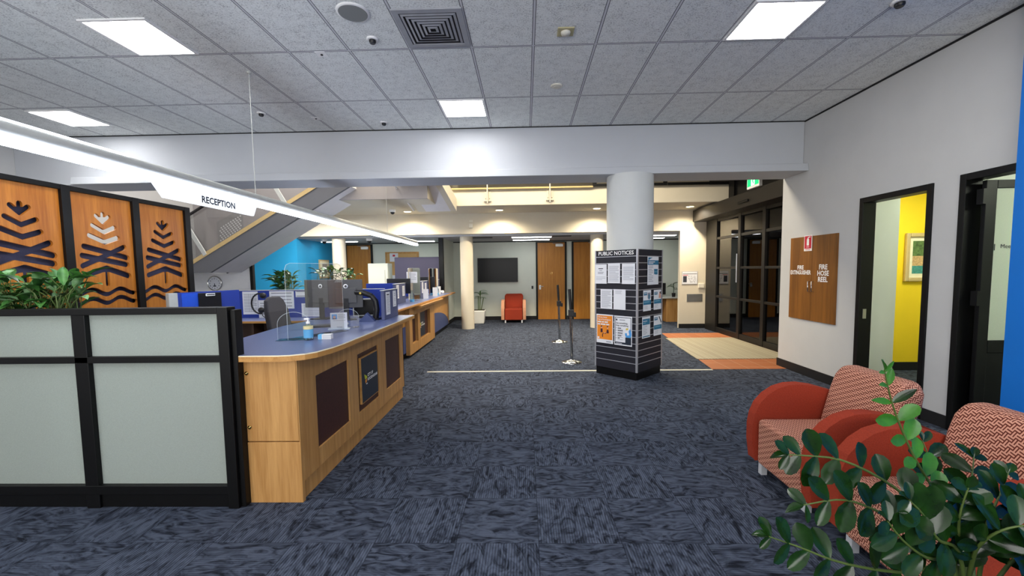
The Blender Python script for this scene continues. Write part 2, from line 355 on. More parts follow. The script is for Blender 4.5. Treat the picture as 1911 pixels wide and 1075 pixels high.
struct('trim_1', MB().box(-7.9, XR-.002, 6.515, 6.53, CZ-.012, CZ-.001), 'skirt', 'thin dark shadow line where tiles meet the beam', 'trim')
struct('trim_2', MB().box(XR-.012, XR-.001, -4, 6.52, CZ-.02, CZ-.001), 'skirt', 'thin dark trim where ceiling meets right wall', 'trim')
struct('column', MB().cyl((1.628, 6.62, 0), (1.628, 6.62, 3.06), .352, n=48), 'column', 'large round pale column rising out of the public notices board', 'column')
struct('trim_3', MB().box(-1.63, 2.99, 6.70, 6.755, 0, .006), 'strip', 'pale metal strip across the carpet', 'trim')
mb = MB()
for a, b in ((5.39, 7.02), (4.18, 4.48)): mb.box(XR-.014, XR-.001, a, b, 0, .13)
mb.box(XR-.014, XR+t, 7.021, 7.034, 0, .13)
struct('baseboard_right', mb, 'skirt', 'black skirting along the right wall', 'baseboard')
# door frames right
def door_frame(name, y0, y1, z, label):
    mb = MB(); f = .045
    mb.box(XR-.02, XR+t+.02, y1-f, y1+.015, 0, z+.02); mb.box(XR-.02, XR+t+.02, y0-.015, y0+f, 0, z+.02); mb.box(XR-.02, XR+t+.02, y0+f, y1-f, z-f, z+.02)
    return struct(name, mb, 'black', label, 'door frame', bevel=.004)
d1 = door_frame('door_1', D1[0], D1[1], D1[2], 'black framed open doorway onto the yellow wall')
MB().box(XR+.03, XR+.07, D1[1]-.052, D1[1]-.044, .98, 1.10).build('strike_plate', 'steel', d1)
d2 = door_frame('door_2', D2[0], D2[1], D2[2], 'black framed doorway with half glazed door ajar')
mb = MB(); LX, LY = 4.275, 4.06
mb.box(LX, LX+.10, LY-.02, LY+.02, .02, 2.42); mb.box(LX+.72, LX+.82, LY-.02, LY+.02, .02, 2.42); mb.box(LX+.1, LX+.72, LY-.02, LY+.02, 2.345, 2.42); mb.box(LX+.1, LX+.72, LY-.02, LY+.02, .80, .92)
mb.box(LX+.1, LX+.72, LY-.012, LY+.012, .02, .80)
leaf = mb.build('door_leaf', 'black', d2, bevel=.004)
MB().box(LX+.1, LX+.72, LY-.006, LY+.006, .92, 2.345).build('pane', 'frost2', leaf)
mb = MB(); mb.box(LX+.115, LX+.118, LY-.012, LY-.008, 1.77, 1.83); mb.text('Meeting Room', .055, LX+.17, 1.79, LY-.009)
mb.build('door_sign', 'darkink', leaf)
mb = MB()
for z in (1.25, 2.2): mb.box(LX-.035, LX+.002, LY-.03, LY+.03, z, z+.14)
mb.build('hinge', 'black', d2)
# meeting rooms behind the right wall
mb = MB(); mb.box(XR+t, 4.78, 5.52, 6.9, 0, 2.9); mb.box(4.78, 7.5, 6.62, 6.72, 0, 2.9, 1)
struct('wall_meeting_far', mb, ['backwall', 'yellow'], 'pale stub wall beside a yellow wall through the doorway', 'wall')
struct('wall_meeting_partition', MB().box(XR+t, 7.5, 4.2, 4.3, 0, 2.9), 'backwall', 'pale partition between the two meeting rooms', 'wall')
struct('wall_meeting_side', MB().box(7.5, 7.6, 0, 6.72, 0, 2.9), 'backwall', 'pale end wall of the meeting rooms', 'wall')
struct('wall_meeting_near', MB().box(XR+t, 7.5, 0, .1, 0, 2.9), 'backwall', 'near wall of the second meeting room', 'wall')
struct('ceiling_meeting', MB().box(XR+t, 7.6, 0, 6.72, 2.9, 3.0), 'wall', 'low ceiling over the meeting rooms', 'ceiling')
struct('baseboard_meeting', MB().box(4.78, 7.5, 6.605, 6.62, 0, .13), 'skirt', 'black skirting below the yellow wall', 'baseboard')
# lobby beyond the beam
BY = 11.5; ZS = 3.2; FY = 13.9
struct('wall_bulkhead', MB().box(-8, 4.9, BY, BY+.2, 2.65, ZS), 'cream', 'cream bulkhead above the small columns', 'wall')
mb = MB(); mb.box(-8, 5.2, 10.18, BY+.2, ZS, 3.6); mb.box(-4.6, -2.08, 9.1, 10.18, ZS, 3.62)
struct('trim_4', mb, 'cream', 'cream mezzanine slab and landing edge over the lobby', 'slab', bevel=.01)
struct('ceiling_back', MB().box(-8, 5.2, BY+.2, FY, 2.6, 2.65), 'beam', 'low ceiling over the rear waiting area', 'ceiling')
struct('wall_back', MB().box(-8, 5.9, FY, FY+.1, 0, 3.2), 'backwall', 'pale rear wall with television and timber doors', 'wall')
struct('wall_upper', MB().box(-8, 6.5, 13.4, 13.5, 3.6, 5.2), 'cream', 'cream upper floor wall beyond the balustrade', 'wall')
struct('ceiling_void', MB().box(-8, 8, 7.0, 14, 5.2, 5.3), 'wall', 'high ceiling over the stair void', 'ceiling')
mb = MB(); mb.box(4.18, 4.95, BY, BY+.12, 0, 2.65); mb.box(4.95, 5.06, BY-.14, BY+.12, 0, 3.2)
struct('wall_entry', mb, 'cream', 'cream wall panel beside the glass entrance', 'wall')
struct('baseboard_entry', MB().box(4.17, 4.96, BY-.012, BY-.001, 0, .12), 'skirt', 'black skirting under the cream entrance wall', 'baseboard')
struct('wall_back_return', MB().box(-2.49, -2.39, 12.25, FY, 0, 2.6), 'backwall', 'pale return wall behind the end of the long counter', 'wall')
struct('wall_back_right', MB().box(5.3, 5.4, BY+.12, FY, 0, 2.6), 'backwall', 'pale side wall of the right hand alcove', 'wall')
struct('trim_5', MB().box(-2.50, -2.38, 12.08, 12.24, 0, 2.63), 'black', 'tall black post at the end of the long counter', 'post')
mb = MB()
for a, b in ((-2.39, .36), (1.36, 1.56), (2.2, 5.3)): mb.box(a, b, FY-.013, FY-.001, 0, .12)
mb.box(-2.389, -2.376, 12.25, FY-.014, 0, .12)
struct('baseboard_back', mb, 'skirt', 'black skirting along the rear wall', 'baseboard')
mb = MB(); mb.box(-2.38, 5.3, FY-.02, FY-.001, 2.57, 2.6); mb.box(-8, -2.5, FY-.02, FY-.001, 2.57, 2.6)
struct('trim_6', mb, 'skirt', 'black cornice line along the rear ceiling', 'trim')
c = struct('column', MB().cyl((0, 0, 0), (0, 0, 2.6), .182, n=32), 'cream', 'slim cream column by the end of the long counter', 'column', loc=(-1.66, 11.86, 0)); c['group'] = 'slim round lobby columns'
dup(c, (2.0, 11.86, 0), label='slim cream column partly hidden by the notices board')
dup(c, (-5.29, 11.86, 0), label='slim cream column against the turquoise wall')
mb = MB(); mb.box(-8, -6.36, BY+.1, BY+.2, 0, 2.65); mb.box(-6.46, -6.36, BY+.2, FY, 0, 2.6)
struct('wall_turquoise', mb, 'cyan', 'turquoise corner wall behind the staff area', 'wall')
def flush_door(name, x0, x1, z, label, hx):
    mb = MB(); mb.box(x0, x1, FY-.045, FY-.003, .005, z)
    o = struct(name, mb, 'doorwood', label, 'door')
    mb = MB(); mb.box(x0-.06, x0, FY-.055, FY-.002, 0, z+.03); mb.box(x1, x1+.06, FY-.055, FY-.002, 0, z+.03); mb.box(x0, x1, FY-.055, FY-.002, z, z+.03); mb.build('frame', 'black', o)
    mb = MB(); mb.box(hx-.03, hx+.03, FY-.06, FY-.045, 1.0, 1.14); mb.tube([(hx, FY-.06, 1.1), (hx, FY-.10, 1.1), (hx+.11, FY-.10, 1.1)], .011, 8); mb.build('handle', 'steel', o)
    mb = MB(); mb.box(x1-.30, x1-.06, FY-.10, FY-.045, z-.13, z-.05); mb.tube([(x1-.1, FY-.09, z-.04), (x1-.4, FY-.12, z-.02)], .012, 6); mb.build('door_closer', 'steel', o)
    return o
d = flush_door('door_3', .40, 1.29, 2.53, 'honey timber door right of the wall television', .47)
mb = MB(); mb.text('17', .09, .8, 1.5, FY-.047); mb.build('door_number', 'brass', d)
flush_door('door_4', 1.58, 2.45, 2.53, 'honey timber door half hidden behind slim column', 2.38)
flush_door('door_5', -5.92, -5.13, 2.53, 'honey timber door behind the staff monitors', -5.2)
# entrance tiles and mat
mb = MB(); mb.add([(3.0, 6.755, .004), (4.2, 6.755, .004), (4.86, 7.05, .004), (4.86, 10.6, .004), (3.42, 10.6, .004)], [(0, 1, 2, 3, 4)])
struct('floor_entrance', mb, 'terra', 'terracotta tiled floor at the glass entrance', 'floor')
mb = MB(); mb.prism([(3.06, 7.5), (4.80, 7.5), (4.80, 9.8), (3.26, 9.8)], lambda u, v, w: (u, v, w), .005, .014)
mb.build('entrance_mat', 'mat', label='ribbed beige mat set in the terracotta tiles', cat='mat')
# glazed entrance
GX = 4.87
g = thing('window_1', 'dark bronze framed glass entrance doors with deep header', 'glass doors', (GX, 9.5, 0), kind='structure')
ys = [11.0, 10.84, 9.63, 8.66, 7.45]; rel = 9.5
mb = MB()
mb.box(-.05, .05, 10.75-rel, 11.36-rel, 0, 2.9)
for y in ys[2:]: mb.box(-.05, .05, y-.055-rel, y+.055-rel, 0, 2.9)
for z, h in ((0, .13), (.89, .05), (1.61, .05), (2.345, .06), (2.80, .1)):
    mb.box(-.04, .04, 7.0-rel, 11.0-rel, z, z+h)
mb.build('frame', 'bronze', g, bevel=.004)
for a, b in zip(ys[1:-1], ys[2:]): MB().box(-.006, .006, b+.05-rel, a-.05-rel, .12, 2.82).build('pane', 'glass', g)
mb = MB(); mb.box(-.42, .05, 7.02-rel, 11.35-rel, 2.86, 3.16); mb.build('header', 'bronze', g, bevel=.01)
mb = MB(); mb.box(-.45, -.42, 8.55-rel, 8.95-rel, 2.95, 3.0); mb.build('sensor', 'black', g, bevel=.01)
MB().tube([(-.08, 9.66-rel, 1.3), (-.08, 9.66-rel, 1.95)], .014, 8).build('pull_handle', 'alu', g)
mb = MB(); mb.box(-.02, .02, 7.0-rel, 11.3-rel, 3.17, 5.2); mb.box(-.06, .06, 9.9-rel, 10.15-rel, 3.17, 5.2, 1); mb.box(-.05, .05, 7-rel, 11.3-rel, 3.62, 3.68, 1)
mb.build('upper_pane', ['screenoff', 'black'], g)
struct('wall_outside', MB().box(7.8, 7.9, 6.8, 16, 0, 4), 'brick', 'dark wall outside the glass entrance', 'wall')
e = thing('exit_sign', 'lit green and white exit sign above the glass entrance', 'sign', (4.42, 8.30, 3.165))
mb = MB(); mb.box(-.03, .03, -.22, .22, .0, .25); mb.build('housing', 'white', e, bevel=.006)
mb = MB(Matrix.Translation((-.031, 0, 0)) @ Matrix.Rotation(-PI/2, 4, 'Z'))
mb.rect(-.2, .2, .045, .23, 0, 0); mb.rect(-.06, .06, .05, .225, -.001, 1)
mb.tube([(0, -.003, .19), (.0, -.003, .13), (.03, -.003, .08)], .012, 6, 0); mb.ell((.0, -.003, .205), (.014, .004, .014), 8, 0); mb.tube([(.035, -.003, .14), (-.03, -.003, .15)], .007, 6, 0)
mb.build('face', ['greenp', 'exitw'], e)
# mezzanine balustrade
b = thing('balustrade', 'cream mezzanine balustrade with bolted post brackets', 'balustrade', (0, 10.15, 3.6))
MB().box(-2.1, 1.62, -.012, 0, .01, .9).build('infill_panel', 'balglass', b)
for x in (-2.05, -.89, .60):
    mb = MB(); mb.box(x-.012, x+.012, -.04, .02, -.35, .95); mb.box(x-.075, x-.02, .018, .029, -.28, -.02); mb.box(x+.02, x+.075, .018, .029, -.28, -.02); mb.box(x-.09, x+.09, -.01, .028, -.30, -.285)
    for dx in (-.048, .048):
        for z in (-.24, -.06): mb.cyl((x+dx, .018, z), (x+dx, .010, z), .009, n=8, m=1)
    mb.build('post', ['cream', 'rail'], b)
mb = MB(); mb.box(-2.1, 1.62, -.03, .02, -.02, .015); mb.build('bottom_rail', 'gold', b)
mb = MB()
for x0, x1 in ((1.66, 3.3), (3.38, 4.98)): mb.box(x0, x1, -.02, .01, .0, .06)
for x in (1.66, 3.32, 4.96): mb.box(x-.045, x+.045, -.03, .01, .0, .9)
mb.build('dark_frame', 'black', b)
for i, (x, y) in enumerate(((-.66, 10.95), (1.85, 10.95), (4.2, 10.9), (-3.05, 10.95))):
    if i == 0:
        dl = thing('downlight', 'warm round downlight in mezzanine soffit near the tall tube light', 'downlight', (x, y, ZS), group='soffit downlights')
        MB().lathe([(.12, 0), (.12, -.008), (.095, -.01), (.09, .0)]).build('trim_ring', 'white', dl)
        MB().lathe([(.088, -.003), (.088, -.0045)]).build('lamp', 'warm', dl)
        dl['label'] = 'warm soffit downlight above the wall television'
    else: dup(dl, (x, y, ZS), label=['', 'warm soffit downlight just left of the big column', 'warm soffit downlight over the cream entrance wall', 'warm soffit downlight beside the dome camera'][i])
    l = bpy.data.lights.new('downlight_beam', 'SPOT'); l.energy = 105; l.color = (1, .86, .64); l.spot_size = 2.75; l.spot_blend = .9; l.shadow_soft_size = .06
    o = bpy.data.objects.new('downlight_beam', l); COL.objects.link(o); o.location = (x, y, ZS-.03)
# stair
PX0, PZ0, SL = -8.0, 1.379, .571
def sz(x): return PZ0+SL*(x-PX0)
XT = -3.6; SY = 8.7; SB = 9.68
st = thing('staircase', 'grey staircase rising right behind the carved screen', 'stairs', (-6, 9, 0), kind=None)
o = Vector((-6, 9, 0))
def SPR(y0, y1, d0, d1, x0=-7.4, x1=XT, m=0, mb=None):
    mb = mb or MB(Matrix.Translation(-o)); lo = 1.68; q = []
    if sz(x0)+d0 < lo: q += [(x0, lo), (PX0+(lo-d0-PZ0)/SL, lo)]
    else: q += [(x0, sz(x0)+d0)]
    q += [(x1, sz(x1)+d0), (x1, sz(x1)+d1)]; lo += .02
    if sz(x0)+d1 < lo: q += [(PX0+(lo-d1-PZ0)/SL, lo), (x0, lo)]
    else: q += [(x0, sz(x0)+d1)]
    return mb.prism(q, lambda u, v, w: (u, w, v), y0, y1, m)
SPR(SY, SY+.07, -.47, -.09).build('stringer', 'stairgrey', st)
SPR(SY-.01, SY+.10, -.09, 0).build('stringer_cap', 'gold', st)
SPR(SY+.07, SB, -.47, -.40).build('soffit', 'soffit', st)
mb = MB(Matrix.Translation(-o))
mb.box(-7.9, -7.4, SY, SB, 1.68, 1.74)
for i in range(12):
    x = -7.4+i*.3; mb.box(x, x+.3, SY+.08, SB-.02, max(1.7, sz(x)-.2), sz(x)-.01)
mb.build('tread', 'stairgrey', st)
SPR(SY+.03, SY+.042, .02, .95).build('balustrade_glass', 'balglass', st)
for k, x in enumerate((-6.72, -4.95, -3.9+.35)):
    if k == 2: continue
    mb = MB(Matrix.Translation(-o)); n = Vector((-SL, 0, 1)).normalized(); p = Vector((x, SY-.02, sz(x)-.06)); q = p+n*1.0; tt = Vector((1, 0, SL)).normalized()*.04
    mb.hexa([p-tt, p+tt, p+tt+Vector((0, .025, 0)), p-tt+Vector((0, .025, 0)), q-tt, q+tt, q+tt+Vector((0, .025, 0)), q-tt+Vector((0, .025, 0))]); mb.build('post', 'palegrey', st)
MB(Matrix.Translation(-o)).tube([(-7.4, SY-.03, sz(-7.4)+.93), (XT, SY-.03, sz(XT)+.93)], .028, 10).build('handrail', 'rail', st)
SPR(SB-.05, SB, .0, 1.3).build('wall_string', 'grey', st)
mb = MB(Matrix.Translation(-o)); mb.hexa([(-7.12, SB-.058, 2.10), (-6.5, SB-.058, 2.45), (-6.5, SB-.052, 2.45), (-7.12, SB-.052, 2.10), (-7.12, SB-.058, 2.85), (-6.5, SB-.058, 3.15), (-6.5, SB-.052, 3.15), (-7.12, SB-.052, 2.85)])
for i in range(9):
    for j in range(6):
        x = -7.05+i*.058+(j % 2)*.029; z = sz(x)+.50+j*.055; mb.cyl((x, SB-.058, z), (x, SB-.0605, z), .017, n=8, m=1)
mb.build('perforated_panel', ['perf', 'white'], st)
mb = MB(); mb.box(-4.65, -2.08, 9.03, 9.09, 3.2, 3.65)
struct('wall_landing', mb, 'grey', 'grey landing edge at the head of the stairs', 'wall')
struct('wall_stair', MB().prism([(-8, 2.0), (-7.2, 2.0), (-5.2, 3.2), (-5.2, 5.2), (-8, 5.2)], lambda u, v, w: (u, w, v), 10.05, 10.1), 'grey', 'grey wall behind the stair balustrade', 'wall')
f2 = thing('upper_flight', 'cream beams of the upper stair flight above the landing', 'stairs', (-2.4, 9.5, 3.5))
def ramp(x0, x1, h, name, mt):
    # the flight climbs from the mezzanine edge toward the front beam
    mb = MB(); p = [(x0, .67, -.42), (x1, .67, -.42), (x1, .67, -.42+h), (x0, .67, -.42+h)]; q = [(x0-.25, -1.3, .35), (x1-.25, -1.3, .35), (x1-.25, -1.3, .35+h), (x0-.25, -1.3, .35+h)]
    mb.hexa([p[0], p[1], q[1], q[0], p[3], p[2], q[2], q[3]]); return mb.build(name, mt, f2)
ramp(-.16, .02, .3, 'flight_beam', 'cream'); ramp(.62, .76, .3, 'flight_beam', 'cream'); ramp(.02, .62, .04, 'flight_soffit', 'soffit')
MB().tube([(-.36, -.75, .03), (-.22, .45, -.42)], .02, 8).build('batten_tube', 'white', f2)
# under stair screen wall
mb = MB(); mb.prism([(-8, 0), (-6.44, 0), (-6.44, 1.96), (-6.99, 1.68), (-8, 1.68)], lambda u, v, w: (u, w, v), 9.7, 9.74)
struct('wall_understair', mb, 'white', 'pale wall under the stairs carrying the clock', 'wall')
mb = MB(); mb.box(-6.44, -6.37, 9.66, 9.74, 0, 1.99); mb.hexa([(-6.99, 9.66, 1.66), (-6.44, 9.66, 1.945), (-6.44, 9.7, 1.945), (-6.99, 9.7, 1.66), (-6.99, 9.66, 1.69), (-6.44, 9.66, 1.985), (-6.44, 9.7, 1.985), (-6.99, 9.7, 1.69)])
struct('trim_7', mb, 'black', 'black post and sloping edge of the under stair panel', 'trim')
ck = thing('wall_clock', 'round silver wall clock under the stairs', 'clock', (-7.30, 9.699, 1.43))
MB(Matrix.Rotation(PI/2, 4, 'X')).lathe([(.175, 0), (.18, .03), (.165, .045), (.15, .02)], caps=False).build('rim', 'chrome', ck)
mb = MB(Matrix.Rotation(PI/2, 4, 'X')); mb.lathe([(.152, .02), (.152, .028)]); mb2 = mb; mb = MB(); mb.v = mb2.v; mb.f = mb2.f; mb.m = mb2.m; mb.s = mb2.s
for i in range(12):
    a = PI/2-2*PI*(i+1)/12; mb.text(str(i+1), .045, .115*math.cos(a), .115*math.sin(a)-.015, -.029, 1, align='c', bold=.02)
mb.box(-.035, .035, -.03, -.0285, -.075, -.05, 1); mb.build('dial', ('paper', 'darkink'), ck)
mb = MB(); mb.tube([(0, -.032, 0), (0, -.032, -.07)], .005, 6); mb.tube([(0, -.032, 0), (.01, -.032, -.05)], .007, 6); mb.build('hands', 'darkink', ck)
# ------------------------------------------------------------------ ceiling fittings
def flat(n, *rects):
    return None
cl = thing('ceiling_light', 'square lit ceiling panel above the wood screen, upper left', 'ceiling light', (-3.48, 3.91, CZ), group='square ceiling light panels')
mb = MB()
for a in (-1, 1): mb.box(-.295, .295, .283*a-.012, .283*a+.012, -.014, 0); mb.box(.283*a-.012, .283*a+.012, -.271, .271, -.014, 0)
mb.build('frame', 'white', cl); MB().box(-.271, .271, -.271, .271, -.009, -.002).build('diffuser', 'panel', cl)
for x, y, l in ((-6.23, 5.78, 'square lit ceiling panel farthest left, near the beam'), (-.80, 5.74, 'square lit ceiling panel in the middle, against the beam'), (2.20, 3.91, 'square lit ceiling panel on the right, near the right wall'),
                (-.8, 1.6, 'square lit ceiling panel overhead near the viewer'), (2.2, .2, 'square lit ceiling panel behind the viewer, right'), (-3.48, .2, 'square lit ceiling panel behind the viewer, left'), (-6.2, 2.0, 'square lit ceiling panel far to the left'), (-.8, -2.2, 'square lit ceiling panel at the rear of the room')):
    dup(cl, (x, y, CZ), label=l)
v = thing('air_vent', 'square grey louvred air vent in the ceiling', 'air vent', (-.80, 3.89, CZ), group=None)
mb = MB()
for a in (-1, 1): mb.box(-.295, .295, .27*a-.025, .27*a+.025, -.014, 0); mb.box(.27*a-.025, .27*a+.025, -.245, .245, -.014, 0)
mb.build('frame', 'grille', v); MB().box(-.245, .245, -.245, .245, -.004, -.001).build('backing', 'grilled', v)
for k in range(6):
    r = .235-k*.038; i = r-.021; mb = MB(); zo, zi = -.017, -.012
    for (ax, ay), (bx, by) in zip(((-1, -1), (1, -1), (1, 1), (-1, 1)), ((1, -1), (1, 1), (-1, 1), (-1, -1))):
        mb.quad((ax*r, ay*r, zi), (bx*r, by*r, zi), (bx*max(i, .004), by*max(i, .004), zo), (ax*max(i, .004), ay*max(i, .004), zo))
    mb.build('louvre', 'grille', v)
sp = thing('ceiling_speaker', 'round grey ceiling speaker grille left of the air vent', 'speaker', (-1.415, 3.625, CZ))
MB().lathe([(.135, 0), (.135, -.008), (.118, -.012)], n=32).build('rim', 'white', sp); MB().lathe([(.118, -.010), (.115, -.015)], n=32).build('mesh_cover', 'speaker', sp)
def detector(x, y, label, r=.05, mt='white', h=.045):
    d = thing('smoke_detector', label, 'detector', (x, y, CZ)); MB().lathe([(r*1.05, 0), (r*1.05, -.01), (r*.9, -.016)]).build('base', mt, d)
    MB().lathe([(r*.62, -.014), (r*.62, -h*.7), (r*.45, -h)]).build('sensor_head', 'plastic' if mt == 'white' else mt, d); return d
detector(-1.40, 4.03, 'small round white detector just below the ceiling speaker')
detector(-3.55, 5.75, 'small round white detector above the hanging tube light wire')
detector(-2.03, 6.2, 'small round white detector close to the beam')
detector(.39, 5.12, 'flat round cream detector beyond the yellowed fitting', .065, 'offwhite', .02)
detector(3.11, 3.69, 'small white detector at the top right of the ceiling', .06)
s = thing('sensor_plate', 'square yellowed sensor fitting in a ceiling tile', 'sensor', (.39, 3.99, CZ)); MB().box(-.075, .075, -.07, .07, -.012, 0).build('plate', 'yellowed', s, bevel=.004)
mb = MB(); mb.lathe([(.045, -.012), (.04, -.03), (.0, -.036)]); mb.build('lens', 'offwhite', s)
for x, y, l in ((-2.0, 4.28, 'small square plate with dark dot in tile left of the detector'), (-2.92, 5.99, 'small square plate with dark dot near the beam')):
    s = thing('sprinkler_plate', l, 'ceiling plate', (x, y, CZ)); MB().box(-.05, .05, -.05, .05, -.004, 0).build('plate', 'white', s); MB().lathe([(.012, -.004), (.012, -.012)], n=10).build('nozzle', 'plastic', s)
# ------------------------------------------------------------------ suspended tube light with reception sign
T = thing('tube_light', 'long suspended tube light running over the reception counters', 'suspended light', (-2.95, 4.6, 2.45))
def tp(y): return 2.47-.006*(y-4.6)
mb = MB(Matrix.Translation((2.95, -4.6, -2.45))); mb.tube([(-2.95, 1.6, tp(1.6)), (-2.95, 11.35, tp(11.35))], .048, 16); mb.build('housing', 'palegrey', T)
mb = MB(Matrix.Translation((2.95, -4.6, -2.45)))
y0, y1 = 1.6, 11.4
mb.hexa([(-2.99, y0, tp(y0)-.085), (-2.91, y0, tp(y0)-.085), (-2.91, y1, tp(y1)-.085), (-2.99, y1, tp(y1)-.085), (-2.985, y0, tp(y0)-.035), (-2.915, y0, tp(y0)-.035), (-2.915, y1, tp(y1)-.035), (-2.985, y1, tp(y1)-.035)])
mb.build('diffuser', 'tube', T)
mb = MB(Matrix.Translation((2.95, -4.6, -2.45))); mb.hexa([(-2.975, y0, tp(y0)+.036), (-2.925, y0, tp(y0)+.036), (-2.925, 3.1, tp(3.1)+.036), (-2.975, 3.1, tp(3.1)+.036), (-2.97, y0, tp(y0)+.056), (-2.93, y0, tp(y0)+.056), (-2.93, 3.1, tp(3.1)+.056), (-2.97, 3.1, tp(3.1)+.056)]); mb.build('uplight_strip', 'tube', T)
for y in (4.6, 9.0):
    mb = MB(Matrix.Translation((2.95, -4.6, -2.45))); mb.cyl((-2.95, y, tp(y)+.04), (-2.95, y, CZ if y < 6.5 else 5.2), .004, n=6); mb.cyl((-2.95, y, CZ-.02 if y < 6.5 else 5.18), (-2.95, y, CZ if y < 6.5 else 5.2), .02, n=10)
    mb.build('hanging_wire', 'palegrey', T)
rs = thing('reception_sign', 'lit white sign reading RECEPTION under the tube light', 'sign', (-2.93, 3.9, 2.33))
mb = MB(); mb.prism([(-.62, .055), (.66, .05), (.60, -.065), (-.52, -.06)], lambda u, v, w: (w, u, v), -.012, .012); mb.build('face', 'signlit', rs)
mb = MB(Matrix.Rotation(PI/2, 4, 'Z')); mb.text('RECEPTION', .082, -.13, -.033, -.0145, align='l', bold=.035, sx=1.02); mb.build('lettering', 'darkink', rs)
# ------------------------------------------------------------------ carved wood screen
ws = thing('carved_screen', 'black framed amber wood screen with cut out trees and waves', 'screen', (-4.6, 4.0, 0), PI/2)
def stroke(pts, r, n=6):   # rounded polyline outline pieces as prisms
    out = []
    for (a, b), (c, d) in zip(pts, pts[1:]):
        L = math.hypot(c-a, d-b); ux, uy = (c-a)/L, (d-b)/L; an = math.atan2(uy, ux); q = []
        for k in range(n+1): w = an-PI/2+PI*k/n; q.append((c+r*math.cos(w), d+r*math.sin(w)))
        for k in range(n+1): w = an+PI/2+PI*k/n; q.append((a+r*math.cos(w), b+r*math.sin(w)))
        out.append(q)
    return out
def wavep(p):
    out = []
    for i in range(25):
        u = -.31+.62*i/24; out.append((u, p+.028*math.sin((u+.31)/.62*4*PI-PI/2+.2)))
    return out
glyph = []
for pl, r in (([(-.065, 2.287), (.002, 2.225), (.07, 2.287)], .024), ([(.006, 2.312), (.004, 2.235)], .024), ([(-.111, 2.182), (.008, 2.118), (.126, 2.178)], .024), ([(-.15, 2.072), (.01, 2.008), (.153, 2.066)], .026),
              ([(-.213, 1.953), (.249, 1.848)], .03), ([(-.237, 1.857), (.242, 1.768)], .03), ([(-.238, 1.749), (.0, 1.858), (.221, 1.965)], .03), ([(-.238, 1.645), (.007, 1.725), (.251, 1.641)], .032), ([(.006, 1.69), (.003, 1.55)], .022),
              (wavep(1.47), .024), (wavep(1.375), .024)):
    glyph += stroke(pl, r)
def cut_panel(name):
    base = MB(); base.box(-.335, .335, -.012, .012, .12, 2.505); bo = base.build('tmp_base', 'screenwood')
    for q in glyph:
        c = MB(); c.prism(q, lambda u, v, w: (u, w, v), .05, -.05); co = c.build('tmp_cut', 'screenwood')
        md = bo.modifiers.new('b', 'BOOLEAN'); md.operation = 'DIFFERENCE'; md.object = co; md.solver = 'EXACT'
        dg = bpy.context.evaluated_depsgraph_get(); dg.update(); me = bpy.data.meshes.new_from_object(bo.evaluated_get(dg))
        bo.modifiers.clear(); bo.data = me; bpy.data.objects.remove(co)
    me.name = name; bpy.data.objects.remove(bo); return me
pm = cut_panel('carved_panel')
for i in range(3):
    o = bpy.data.objects.new('carved_panel', pm); COL.objects.link(o); o.parent = ws; o.location = (1.25-.752*i, 0, 0)
mb = MB()
for i in range(4): x = 1.25+.376-.752*i; mb.box(x-.042, x+.042, -.045, .045, 0, 2.55)
for i in range(3): x = 1.25-.752*i; mb.box(x-.335, x+.335, -.04, .04, 2.50, 2.55); mb.box(x-.335, x+.335, -.04, .04, .04, .12)
mb.build('frame', 'black', ws, bevel=.004)
MB().box(-.63, .12, .055, .06, .5, 2.49).box(.12, .88, .055, .06, .5, 2.0).box(.88, 1.63, .055, .06, .5, 2.49).build('added_dark_sheet', 'darkscreen', ws)  # dark sheet added to stand for the dim space beyond the cutouts
# ------------------------------------------------------------------ frosted partition
fp = thing('frosted_partition', 'black framed low partition with frosted glass panes in the left foreground', 'partition', (-3.3, 2.83, 0))
X0 = -4.5+3.3; X1 = -2.03+3.3
mb = MB(); PC = (-4.13+3.3, -3.08+3.3)
mb.box(X1-.075, X1, -.045, .04, 0, 1.42); mb.box(X1, X1+.035, -.02, .055, 0, 1.40)
for x in PC: mb.box(x-.048, x+.048, -.04, .035, .0, 1.385)
mb.box(X0, X1-.075, -.045, .04, 1.375, 1.42); mb.box(X0, X1-.075, -.04, .035, 1.04, 1.085); mb.box(X0, X1-.075, -.042, .035, .10, .165); mb.box(X0, X1-.075, -.022, .03, 0, .10)
mb.build('frame', 'black', fp, bevel=.004)
for a, b in ((PC[1]+.048, X1-.075), (PC[0]+.048, PC[1]-.048), (X0, PC[0]-.048)):
    for z0, z1 in ((.165, 1.04), (1.085, 1.375)): MB().box(a, b, -.006, .006, z0, z1).build('pane', 'frost', fp)
